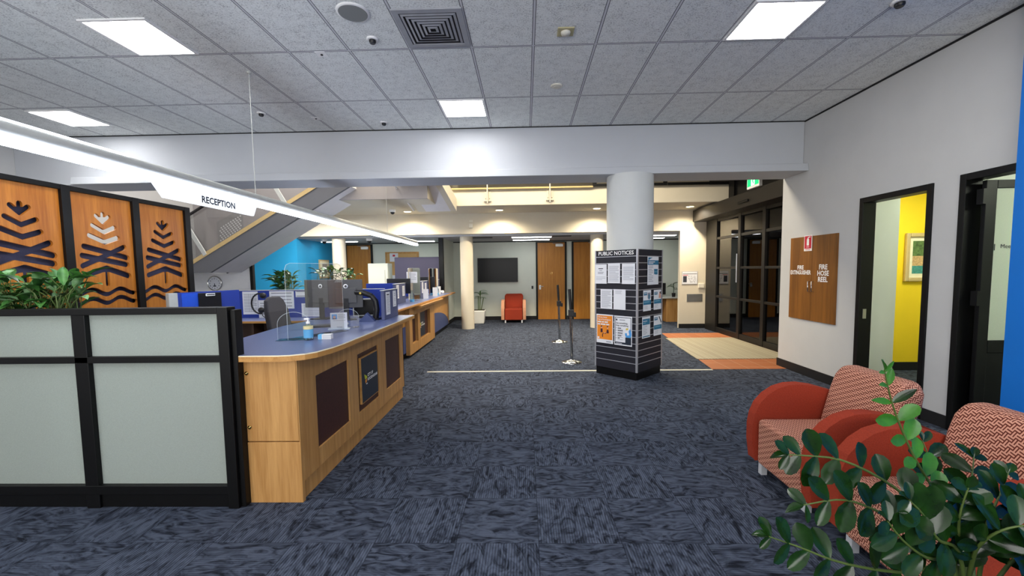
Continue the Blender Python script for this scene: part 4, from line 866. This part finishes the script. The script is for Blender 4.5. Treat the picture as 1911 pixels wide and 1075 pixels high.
mo = thing('small_monitor', 'small dark screen in pale frame beneath the monitor arm', 'screen', (-2.02, 5.16, DZ), .25); MB().box(-.13, .13, -.012, .012, .02, .24).build('frame', 'palegrey', mo, bevel=.004); MB().box(-.115, .115, -.014, -.012, .035, .225).build('display', 'screenoff', mo); MB().box(-.07, .07, -.04, .05, 0, .02).build('stand', 'plastic', mo)
wf = thing('name_wedge', 'dark folded wedge stand in front of near desk screen', 'stand', (-1.83, 4.76, DZ), .2); MB().prism([(-.09, 0), (.09, 0), (.0, .10)], lambda u, v, w: (u, w, v), -.05, .05).build('wedge', 'navyblue', wf)
ky = thing('keyboard', 'black keyboard lying near the sneeze guard', 'keyboard', (-2.12, 4.33, DZ), .5); MB().box(-.19, .19, -.065, .065, 0, .018).build('body', 'plastic', ky, bevel=.004)
mb = MB()
for r in range(5):
    for c_ in range(14): mb.box(-.182+c_*.026, -.160+c_*.026, -.058+r*.0235, -.038+r*.0235, .018, .022)
mb.build('keys', 'monback', ky)
MB().ell((0, 0, .018), (.035, .055, .018), 14).build('computer_mouse', 'white', loc=(-1.93, 4.40, DZ), label='white computer mouse beside the keyboard', cat='mouse')
# ------------------------------------------------------------------ staff desk with blue screen, headset and chair
wd = thing('staff_desk', 'oak edged staff desk in front of the long blue screen', 'desk', (-4.3, 8.05, 0))
mb = MB(); mb.box(-2.4, 1.4, -.30, .31, .705, .745); mb.build('desktop', 'oakx', wd, bevel=.004); MB().box(-2.39, 1.39, -.285, .305, .7445, .748).build('laminate_top', 'laminate', wd)
MB().box(-2.3, 1.35, .05, .1, .03, .70).build('modesty_panel', 'brownpanel', wd); 
for x in (-2.35, -.9, 1.35): MB().box(x-.02, x+.02, -.26, .3, 0, .705).build('leg_panel', 'brownpanel', wd)
ls = thing('blue_screen', 'long royal blue fabric screen behind the staff desk', 'screen', (-4.3, 8.39, 0)); MB().box(-2.45, 1.45, -.02, .02, .05, 1.30).build('panel', 'blueboard', ls, bevel=.004); mb = MB(); mb.box(-2.46, 1.46, -.026, .026, 0, .05); mb.build('foot_rail', 'palegrey', ls)
mb = MB(); mb.box(-2.45, 1.45, -.024, .024, 1.3, 1.312); mb.build('top_trim', 'palegrey', ls)
for px0, px1, z0, z1, l, nn in ((-5.755, -5.44, .82, 1.285, 'large typed table sheet on the long blue screen, left part', 12), (-5.20, -4.70, .93, 1.285, 'wide white sheet on the long blue screen behind the headset', 5), (-4.66, -4.44, 1.16, 1.28, 'small card on the blue screen right of the wide sheet', 2), (-6.42, -5.95, .76, 1.08, 'white sheet low on the blue screen above the partition end', 5),
                            (-4.36, -4.02, 1.06, 1.28, 'white sheet with blue block on the blue screen seen through acrylic', 4), (-4.55, -4.0, .76, 1.03, 'big typed sheet low on the blue screen seen through acrylic', 8), (-3.93, -3.62, .80, 1.22, 'tall sheet of dark symbols on the blue screen behind acrylic', 9)):
    sym = 'symbols' in l
    def dd(m_, w, h, nn=nn, sym=sym, l=l):
        if sym:
            for i in range(9):
                for j in range(2): m_.rect(w*.1+j*w*.16, w*.1+j*w*.16+.03, h*.4-i*h*.095, h*.4-i*h*.095+.022, -.0045, 2)
            lines(m_, w, h, .9, .1, 12, .08, .4)
        else:
            lines(m_, w, h, .86, .12, nn, .08, .92)
            if 'block' in l: m_.rect(-w*.45, -w*.3, -h*.35, h*.2, -.006, 3)
            if 'table' in l:
                for j in range(4): m_.rect(-w*.1+j*w*.14, -w*.1+j*w*.14+.004, -h*.4, h*.4, -.0046, 1)
    wall_sheet('pinned_sheet', l, ((px0+px1)/2, 8.368, (z0+z1)/2), 0, px1-px0, z1-z0, dd, ('paper', 'ink', 'darkink', 'skyp'))
hd = thing('headset', 'black headset hanging on stand at the staff desk', 'headset', (-5.12, 8.22, .748))
arc = [(-.19+.17*math.cos(a), 0, .30+.2*math.sin(a)) for a in [PI*.42+k*PI*1.15/14 for k in range(15)]]
MB().tube(arc, .016, 8).build('headband', 'plastic', hd)
for x, z in ((-.10, .46), (-.15, .17)): MB(Matrix.Translation((x, -.03, z)) @ Matrix.Rotation(PI/2, 4, 'X')).lathe([(.0, -.03), (.055, -.025), (.06, 0), (.05, .03), (0, .035)], n=18).build('ear_cup', 'plastic', hd)
MB().tube([(-.15, -.04, .17), (-.10, -.07, .06), (-.04, -.06, .01)], .008, 6).build('mic_boom', 'plastic', hd); MB().box(.0, .18, -.07, .07, 0, .16).build('stand_base', 'plastic', hd, bevel=.02)
wall_sheet('loose_sheet', 'tilted white sheet propped behind the headset', (-5.22, 8.30, .932), 0, .34, .36, lambda m_, w, h: lines(m_, w, h, .8, .2, 5))
oc_ = thing('office_chair', 'charcoal office chair turned away behind the near counter', 'office chair', (-3.62, 6.5, 0), 1.45)
mb = MB(); mb.box(-.25, .25, -.25, .25, .42, .52); mb.build('seat', 'darkchair', oc_, bevel=.05, seg=4)
vs = []
for z, hw, y0_, y1_ in ((.62, .21, .24, .32), (.80, .24, .26, .35), (1.05, .235, .30, .39), (1.22, .19, .35, .42), (1.28, .12, .37, .42)): vs += [(-hw, y0_, z), (hw, y0_, z), (hw, y1_, z), (-hw, y1_, z)]
MB().add(vs, [(3, 2, 1, 0), (16, 17, 18, 19)]+[(4*i+j, 4*i+(j+1) % 4, 4*i+4+(j+1) % 4, 4*i+4+j) for i in range(4) for j in range(4)]).build('backrest', 'darkchair', oc_, bevel=.03, seg=3)
mb = MB(); mb.tube([(0, .1, .44), (0, .33, .46), (0, .36, .75)], .022, 8); mb.cyl((0, 0, .1), (0, 0, .43), .03)
for k in range(5): a = 2*PI*k/5; mb.tube([(0, 0, .1), (.28*math.cos(a), .28*math.sin(a), .06)], .022, 8); mb.ell((.28*math.cos(a), .28*math.sin(a), .03), (.03, .03, .03), 10)
mb.build('base', 'plastic', oc_)
ps = thing('partition_screen', 'blue partition screen with pale grey end post beside the carved screen', 'partition', (-3.98, 4.55, 0), math.atan2(1.5, .55))
MB().box(0, .09, -.03, .03, 0, 1.44).build('end_post', 'palegrey', ps, bevel=.004); MB().box(.09, .80, -.025, .025, .05, 1.44).build('panel', 'blueboard', ps); MB().box(.13, .30, -.029, -.025, 1.20, 1.43).build('bright_patch', 'bright', ps); MB().box(.1, .8, -.04, .04, 0, .05).build('foot', 'palegrey', ps)
cb = thing('clipboard', 'black clipboard with white clip hung on blue partition', 'clipboard', (-3.833, 4.952, 1.30), math.atan2(1.5, .55)); MB().box(-.13, .13, -.05, -.036, -.13, .125).build('board', 'plastic', cb, bevel=.004); MB().tube([(-.05, -.055, .09), (-.05, -.055, .112), (.05, -.055, .112), (.05, -.055, .09), (-.05, -.055, .09)], .006, 6).build('clip', 'whitep', cb)
# ------------------------------------------------------------------ long counter beyond
c2 = thing('reception_counter', 'long oak service counter with blue arches, farther along the left', 'counter', (-2.4, 9, 0)); o2 = Vector((-2.4, 9, 0)); TR = Matrix.Translation(-o2); CX = -2.28; C2Z = 1.02
mb = MB(TR); mb.box(-2.78, -2.10, 5.6, 12.07, C2Z-.04, C2Z-.002); mb.box(-2.37, -2.10, 12.07, 12.45, C2Z-.04, C2Z-.002); mb.build('worktop_edge', 'oakh', c2, bevel=.005); mb = MB(TR); mb.box(-2.77, -2.115, 5.61, 12.06, C2Z-.01, C2Z); mb.build('worktop', 'laminate', c2)
mb = MB(TR); mb.box(-2.5, CX, 5.6, 12.06, .11, C2Z-.04); mb.box(-2.37, CX, 12.06, 12.25, .11, C2Z-.04); mb.build('carcass', 'oakx', c2); MB(TR).box(-2.5, CX-.03, 5.62, 12.05, 0, .11).build('kick', 'black', c2)
def arch(y0, y1, flip):
    n = 14; R_, Hh = y1-y0, .50; pts = [(y0, .112)]+[(y0+R_*math.sin(a), .112+Hh*math.cos(a)) for a in [k*PI/2/n for k in range(n+1)]]
    if flip: pts = [(y0+y1-a, b) for a, b in pts]
    mb = MB(TR); mb.prism(pts, lambda u, v, w: (w, u, v), CX, CX+.008); mb.build('blue_arch', 'navyblue', c2)
arch(9.98, 12.15, False); arch(5.7, 7.78, True)
FX = -2.20
mb = MB(TR); P2 = [(8.0, 8.42), (8.60, 9.5)]; z0, z1 = .055, .93
for a, b in ((7.8, 8.0), (8.42, 8.60), (9.5, 9.96)): mb.box(CX, FX, a, b, z0, z1)
for a, b in P2: mb.box(CX, FX, a, b, z0, .24); mb.box(CX, FX, a, b, .80, z1)
mb.box(CX-.1, FX+.01, 7.82, 10.3, z1, z1+.05); mb.build('front_bay', 'oak', c2, bevel=.002)
for a, b in P2: MB(TR).box(CX+.001, CX+.02, a, b, .24, .80).build('recess_panel', 'maroon', c2)
mb = MB(TR); mb.hexa([(CX, 8.15, .86), (-2.05, 8.15, .93), (-2.05, 10.3, .93), (CX, 10.3, .86), (CX, 8.15, .975), (-2.03, 8.15, .975), (-2.03, 10.3, .975), (CX, 10.3, .975)]); mb.build('bag_shelf', 'oakh', c2, bevel=.003)
sign_panel('logo_panel', 'navy council logo panel on the farther counter bay', (CX+.02, 8.88, .52), .52, .54, 1.25)
for k, (y0, y1, l, pp) in enumerate(((7.85, 8.55, 'blue grey desk screen nearest on the long counter', ((8.0, 'narrow paper on the first screen of the long counter, left'), (8.38, 'narrow paper on the first screen of the long counter, right'))), (9.4, 10.5, 'blue grey desk screen midway along the long counter', ((9.95, 'curled paper on the middle screen of long counter, left'), (10.25, 'paper on the middle screen of long counter, right'))), (11.35, 11.95, 'blue grey desk screen at the far end of the long counter', ()))):
    desk_screen(l, -2.47, y0, y1, C2Z, .39, -.8)
    for y, pl in pp: wall_sheet('pinned_paper', pl, (-2.467, y, C2Z+.24), PI/2, .15, .26 if 'left' in pl else .20, lambda m_, w, h: lines(m_, w, h, .85, .15, 8))
gp2 = [(-.22, 0), (.22, 0), (.22, .68), (.20, .70), (-.20, .70), (-.22, .68)]
acrylic('sneeze_guard', 'clear acrylic sneeze guard with paper, nearer on the long counter', (-2.42, 9.05, C2Z), PI/2-.35, gp2); acrylic('sneeze_guard', 'clear acrylic sneeze guard at far end of the long counter', (-2.42, 10.95, C2Z), PI/2-.35, gp2)
wall_sheet('hung_paper', 'white paper hung on the nearer guard of long counter', (-2.44, 8.95, C2Z+.50), .25, .22, .24, lambda m_, w, h: lines(m_, w, h, .85, .3, 5))
for x, y, l in ((-2.36, 8.62, 'clear bottle with blue base on the long counter, nearest'), (-2.33, 10.95, 'clear bottle with blue base farther along the long counter')):
    b_ = thing('spray_bottle', l, 'bottle', (x, y, C2Z)); MB().lathe([(.045, 0), (.045, .16), (.02, .19), (.02, .24)], n=16).build('bottle_body', 'bottle', b_); MB().lathe([(.0455, .0), (.0455, .05)], n=16).build('blue_band', 'bluelabel', b_)
for x, y, l, w in ((-2.30, 9.55, 'white leaflet holder leaning by the middle screen', .12), (-2.30, 10.55, 'white leaflet holder beyond the middle screen', .12), (-2.33, 11.15, 'slim white leaflet stand near the far screen', .1)):
    wall_sheet('leaflet_stand', l, (x, y, C2Z+.11), .5, w, .22, lambda m_, w_, h: lines(m_, w_, h, .8, .2, 4), dep=.02)
MB().lathe([(0, 0), (.06, 0), (.065, .05), (.05, .085), (0, .09)], n=16).build('round_dispenser', 'white', label='round white dispenser at the far end of the long counter', cat='dispenser', loc=(-2.34, 11.65, C2Z))
wall_sheet('counter_papers', 'loose white papers lying flat on the long counter', (-2.3, 9.25, C2Z+.006), 0, .2, .01, lambda *a: None)
MB().box(-3.8, -2.51, 12.13, 12.17, .0, 2.06).build('tall_screen', 'darkscreen', label='tall dark slate fabric screen joined to the black post', cat='screen')
for x, y, l in ((-2.70, 8.85, 'black monitor behind the long counter, left'), (-2.62, 10.9, 'black monitor behind the long counter, near the tall screen')):
    k_ = thing('monitor', l, 'monitor', (x, y, C2Z), 0); MB().box(-.25, .25, -.02, .02, .16, .48).build('shell', 'plastic', k_, bevel=.004); mb = MB(); mb.box(-.03, .03, -.01, .03, 0, .2); mb.box(-.1, .1, -.06, .07, 0, .01); mb.build('stand', 'plastic', k_)
# ------------------------------------------------------------------ rear area
tv = thing('television', 'large black wall television in the rear waiting area', 'television', (-.92, FY-.002, 1.655)); MB().box(-.665, .665, -.07, -.02, -.40, .40).build('bezel', 'plastic', tv, bevel=.006); MB().box(-.645, .645, -.073, -.07, -.375, .385).build('display', 'screenoff', tv); MB().box(-.3, .3, -.02, 0, -.2, .2).build('wall_bracket', 'plastic', tv)
MB().box(-.03, .03, -.012, 0, -.05, .05).build('light_switch', 'plastic', label='small black switch beside the timber door', cat='switch', loc=(.22, FY-.001, 1.07))
pt = thing('potted_palm', 'thin palm in a square white pot behind the slim column', 'plant', (-1.46, 12.98, 0))
mb = MB(); mb.hexa([(-.15, -.15, 0), (.15, -.15, 0), (.15, .15, 0), (-.15, .15, 0), (-.2, -.2, .42), (.2, -.2, .42), (.2, .2, .42), (-.2, .2, .42)]); mb.build('pot', 'pot', pt, bevel=.03, seg=3)
mb = MB(); mb.box(-.17, .17, -.17, .17, .41, .425); mb.build('soil', 'soil', pt)
for a, b in (((.02, 0, .42), (.05, -.02, 1.0)), ((-.03, .02, .42), (-.02, 0, .85)), ((.06, 0, .42), (.14, 0, .8))):
    MB().tube([a, b], .014, 6).build('cane', 'stem', pt)
mb = MB()
for k in range(16): 
    a = random.uniform(-.6, 2.2)*1.4; zz_ = random.uniform(.75, 1.02); leaf_mesh(mb, (.03, 0, zz_), (math.cos(a), -.3, .5), (0, 0, 1), random.uniform(.22, .36), .05, 0, .5)
mb.build('foliage', ('leaf',), pt)
def batten(x, y, w, label):
    b_ = thing('batten_light', label, 'ceiling light', (x, y, 2.6), group=None); MB().box(-w/2, w/2, -.09, .09, -.03, 0).build('housing', 'white', b_, bevel=.004); MB().box(-w/2+.02, w/2-.02, -.06, .06, -.042, -.03).build('diffuser', 'batten', b_)
batten(.18, 11.95, 1.15, 'bright ceiling batten over the waiting area, nearer of the pair'); batten(.18, 13.0, 1.15, 'bright ceiling batten over the waiting area, farther of the pair'); batten(-3.35, 12.9, 1.15, 'bright ceiling batten above the corkboard'); batten(3.7, 12.0, 1.1, 'bright ceiling batten over the alcove desk, nearer'); batten(3.7, 13.0, 1.1, 'bright ceiling batten over the alcove desk, farther'); batten(-5.6, 12.6, 1.1, 'ceiling batten hidden behind the tube light end')
for x, y, l in ((-1.25, 12.2, 'flat grey air grille in the rear ceiling, left'), (1.0, 12.0, 'flat grey air grille in the rear ceiling, right')): MB().box(-.3, .3, -.1, .1, -.012, 0).build('ceiling_grille', 'grilled', label=l, cat='air vent', loc=(x, y, 2.6))
kb = thing('corkboard', 'oak framed corkboard with two white notices behind tall screen', 'corkboard', (-4.09, FY-.001, 1.76)); MB().box(-.56, .56, -.03, 0, -.54, .54).build('frame', 'oakh', kb, bevel=.004); MB().box(-.5, .5, -.033, -.03, -.48, .48).build('cork_sheet', 'cork', kb)
wall_sheet('cork_notice', 'white notice with small red mark at top of the corkboard', (-4.36, FY-.036, 2.12), 0, .28, .28, lambda m_, w, h: m_.rect(-.04, .04, .03, .09, -.0045, 1), ('paper', 'redp')); wall_sheet('cork_notice', 'white notice lower on the corkboard', (-4.38, FY-.036, 1.42), 0, .26, .22, lambda m_, w, h: lines(m_, w, h, .8, .2, 4))
wc = thing('storage_cabinet', 'pale storage cabinet behind the near desk screen', 'cabinet', (-4.39, 12.6, 0)); MB().box(-.30, .30, -.2, .2, 0, 1.9).build('body', 'backwall', wc, bevel=.006); MB().box(-.29, .29, -.215, -.2, .05, 1.88).build('door', 'backwall', wc, bevel=.003); MB().box(.2, .22, -.23, -.215, .9, 1.7).build('handle', 'palegrey', wc)
pc = thing('framed_picture', 'small framed picture on the turquoise wall', 'picture', (-6.358, 13.1, 1.77), PI/2); MB().box(-.32, .32, -.03, 0, -.30, .28).build('frame', 'gold', pc, bevel=.004); MB().box(-.28, .28, -.033, -.03, -.26, .24).build('mount', 'canvas', pc); MB().box(-.15, .15, -.035, -.033, -.17, .15).build('image', 'pgrey', pc)
dm = thing('dome_camera', 'white dome camera below the landing beside a downlight', 'camera', (-3.33, 10.6, ZS)); MB().lathe([(.075, 0), (.075, -.05), (.06, -.06)]).build('housing', 'white', dm); MB().M_ell((0, 0, -.06), (.055, .055, .055), 16, 8, 0) and MB().ell((0, 0, -.06), (.055, .055, .055)).build('lens_dome', 'plastic', dm)
for x, l in ((-5.75, 'white dome camera under the rear ceiling by turquoise wall'), (-4.45, 'small dome camera under the rear ceiling near the timber door')):
    k_ = thing('dome_camera', l, 'camera', (x, 11.95, 2.6)); MB().lathe([(.085, 0), (.085, -.06), (.07, -.07)]).build('housing', 'white', k_); MB().ell((0, 0, -.07), (.06, .06, .06)).build('lens_dome', 'plastic', k_)
al = thing('wall_sounder', 'small cream boxes on the bulkhead above the slim column', 'wall box', (-1.47, BY-.001, 2.87)); MB().box(-.05, .05, -.05, 0, -.06, .05).build('lower_box', 'offwhite', al, bevel=.004); MB().box(-.045, .045, -.02, 0, .10, .15).build('upper_plate', 'offwhite', al)
fpn = thing('evacuation_plan', 'framed map plan on the cream entrance wall', 'plan', (4.45, BY-.001, 1.375)); MB().box(-.21, .21, -.012, 0, -.175, .175).build('frame', 'alu', fpn)
mb = MB(); mb.rect(-.2, .2, -.165, .165, -.0125, 0); mb.rect(-.19, .19, .10, .115, -.013, 2); mb.rect(-.18, -.08, -.12, .05, -.013, 2); mb.rect(-.19, -.05, .065, .08, -.013, 3)
for i in range(26): x = random.uniform(-.04, .16); z = random.uniform(-.14, .05); mb.rect(x, x+random.uniform(.01, .05), z, z+.006, -.013, 1); mb.rect(x, x+.004, z, z+random.uniform(.01, .05), -.013, 2)
mb.build('print', ('paper', 'ink', 'darkink', 'redp'), fpn)
MB().box(-.075, .075, -.04, 0, -.06, .06).build('intercom_box', 'offwhite', label='small cream box on the entrance wall right of the plan', cat='wall box', loc=(4.76, BY-.001, 1.16), bevel=.008)
vp = thing('wall_grille', 'brushed metal plate low on the cream entrance wall', 'grille', (4.59, BY-.001, .83)); MB().box(-.21, .21, -.008, 0, -.105, .105).build('plate', 'steel', vp, bevel=.002); MB().box(-.19, .19, -.011, -.008, -.09, .09).build('insert', 'steel', vp)
ad = thing('alcove_desk', 'oak desk in the alcove right of the notices board', 'desk', (4.2, 13.2, 0)); MB().box(-.5, .55, -.35, .45, .72, .76).build('desktop', 'palegrey', ad, bevel=.004); MB().box(-.42, -.38, -.3, .4, 0, .72).build('leg_panel', 'oakx', ad); MB().box(.1, .5, -.3, .4, 0, .72).build('drawer_unit', 'oak', ad); MB().box(-.38, .1, .1, .13, .1, .72).build('back_panel', 'oakx', ad)
am = thing('monitor', 'black monitor on the alcove desk', 'monitor', (4.2, 13.3, .76)); MB().box(-.3, .2, -.02, .02, .06, .42).build('shell', 'plastic', am); MB().box(-.12, .04, -.08, .08, 0, .06).build('stand', 'plastic', am)
ap = thing('desk_plant', 'small dark palm on the alcove desk', 'plant', (4.55, 13.0, .76)); MB().lathe([(.05, 0), (.06, .12)], n=14).build('pot', 'plastic', ap); mb = MB(); mb.tube([(0, 0, .1), (.0, 0, .4)], .01, 6, 0)
for k in range(12): a = k*2*PI/12; leaf_mesh(mb, (0, 0, .2+.02*k), (math.cos(a), math.sin(a)*.5, .5), (0, 0, 1), .26, .045, 0, .6)
mb.build('foliage', 'leafd', ap)
# ------------------------------------------------------------------ right wall things
fc = thing('fire_cabinet', 'flush walnut fire cabinet lettered for extinguisher and hose reel', 'cabinet', (XR, 6.235, 0), -PI/2)
for a, b, m_ in ((-.505, -.002, 'l'), (.002, .485, 'r')):
    d_ = MB().box(a, b, -.022, 0, .845, 2.085).build('door', 'cabwood', fc, bevel=.002)
    x = -.035 if m_ == 'l' else .045
    MB().tube([(x, -.022, 1.42), (x, -.05, 1.42), (x, -.05, 1.275), (x, -.022, 1.275)], .007, 8).build('handle', 'chrome', d_)
    mb = MB()
    if m_ == 'l': mb.text('FIRE', .085, -.25, 1.60, -.0235, 0, 'c', .025, .95); mb.text('EXTINGUISHER', .085, -.25, 1.525, -.0235, 0, 'c', .025, .80)
    else: [mb.text(t_, .098, .235, 1.60-.088*i, -.0235, 0, 'c', .025, .95) for i, t_ in enumerate(('FIRE', 'HOSE', 'REEL'))]
    mb.build('lettering', 'whitep', d_)
fs_ = thing('extinguisher_sign', 'red and white extinguisher sign at the top of fire cabinet', 'sign', (XR-.0225, 6.33, 1.985), -PI/2); MB().box(-.085, .085, -.004, 0, -.115, .115).build('plate', 'whitep', fs_)
mb = MB(); mb.rect(-.075, .075, -.08, .105, -.0045, 0); mb.rect(-.055, .055, -.10, -.092, -.0045, 0); mb.rect(-.025, .025, -.035, .06, -.0055, 1); mb.poly([(-.012, .06), (.012, .06), (.012, .08), (-.012, .08)], -.0055, 1); mb.poly([(.0, .075), (.055, .085), (.055, .095), (.0, .09)], -.0055, 1); mb.rect(-.03, .03, -.06, -.052, -.0055, 1); mb.build('symbol', ('redp', 'whitep'), fs_)
pa = thing('painting', 'gold framed landscape painting on the yellow wall', 'painting', (6.16, 6.618, 1.76)); w, h = .34, .37
mb = MB()
for x0, x1, z0, z1 in ((-w, -w+.06, -h, h), (w-.06, w, -h, h), (-w+.06, w-.06, -h, -h+.06), (-w+.06, w-.06, h-.06, h)): mb.box(x0, x1, -.05, 0, z0, z1)
mb.build('frame', 'gold', pa, bevel=.015, seg=3); MB().box(-w+.06, w-.06, -.015, 0, -h+.06, h-.06).build('mount', 'canvas', pa)
mb = MB(); mb.rect(-w+.12, w-.12, .02, h-.12, -.0165, 0); mb.rect(-w+.12, w-.12, -.13, .02, -.0165, 1); mb.rect(-w+.12, w-.12, -h+.12, -.13, -.0165, 2); mb.build('canvas', ('pgreen', 'psand', 'pteal'), pa)
# ------------------------------------------------------------------ side room lamps, staff lamp and added unseen fill lights
def area(name, loc, size, e, col, rot=(0, 0, 0)):
    l = bpy.data.lights.new(name, 'AREA'); l.shape = 'RECTANGLE'; l.size, l.size_y = size; l.energy = e; l.color = col
    o = bpy.data.objects.new(name, l); COL.objects.link(o); o.location = loc; o.rotation_euler = rot; return o
rl = thing('ceiling_light', 'lit ceiling panel in the yellow walled room', 'ceiling light', (5.6, 5.4, 2.9)); MB().box(-.5, .5, -.2, .2, -.02, 0).build('diffuser', 'roomlit', rl)
rl = thing('ceiling_light', 'lit ceiling panel in the room behind the half glazed door', 'ceiling light', (5.4, 2.6, 2.9)); MB().box(-.5, .5, -.4, .4, -.02, 0).build('diffuser', 'roomlit', rl)
area('void_fill', (0, 8.6, 5.1), (6, 1.0), 130, (1, .88, .68)); area('staff_lamp', (-5.2, 10.3, 3.1), (1.2, .4), 45, (1, .97, .92)); area('void_fill_stairs', (-5, 8.2, 5.1), (3, 1.0), 55, (1, .95, .9))  # the two void lights are unseen fills added to brighten fascia and stairs
area('rear_fill_light', (-1.5, -3.8, 2.2), (10, 2.6), 230, (1, .98, .95), (PI/2+.5, 0, 0))  # added soft fill from behind the viewer; the rear wall has no window
w_ = bpy.data.worlds.new('world'); SC.world = w_; w_.use_nodes = True; w_.node_tree.nodes['Background'].inputs[0].default_value = (.5, .52, .58, 1); w_.node_tree.nodes['Background'].inputs[1].default_value = .02
SC.view_settings.view_transform = 'Standard'; SC.view_settings.look = 'None'; SC.view_settings.exposure = 1.55; SC.view_settings.gamma = 1.0
SC.cycles.use_denoising = True; SC.cycles.max_bounces = 10; SC.cycles.transparent_max_bounces = 16; SC.cycles.sample_clamp_indirect = 6
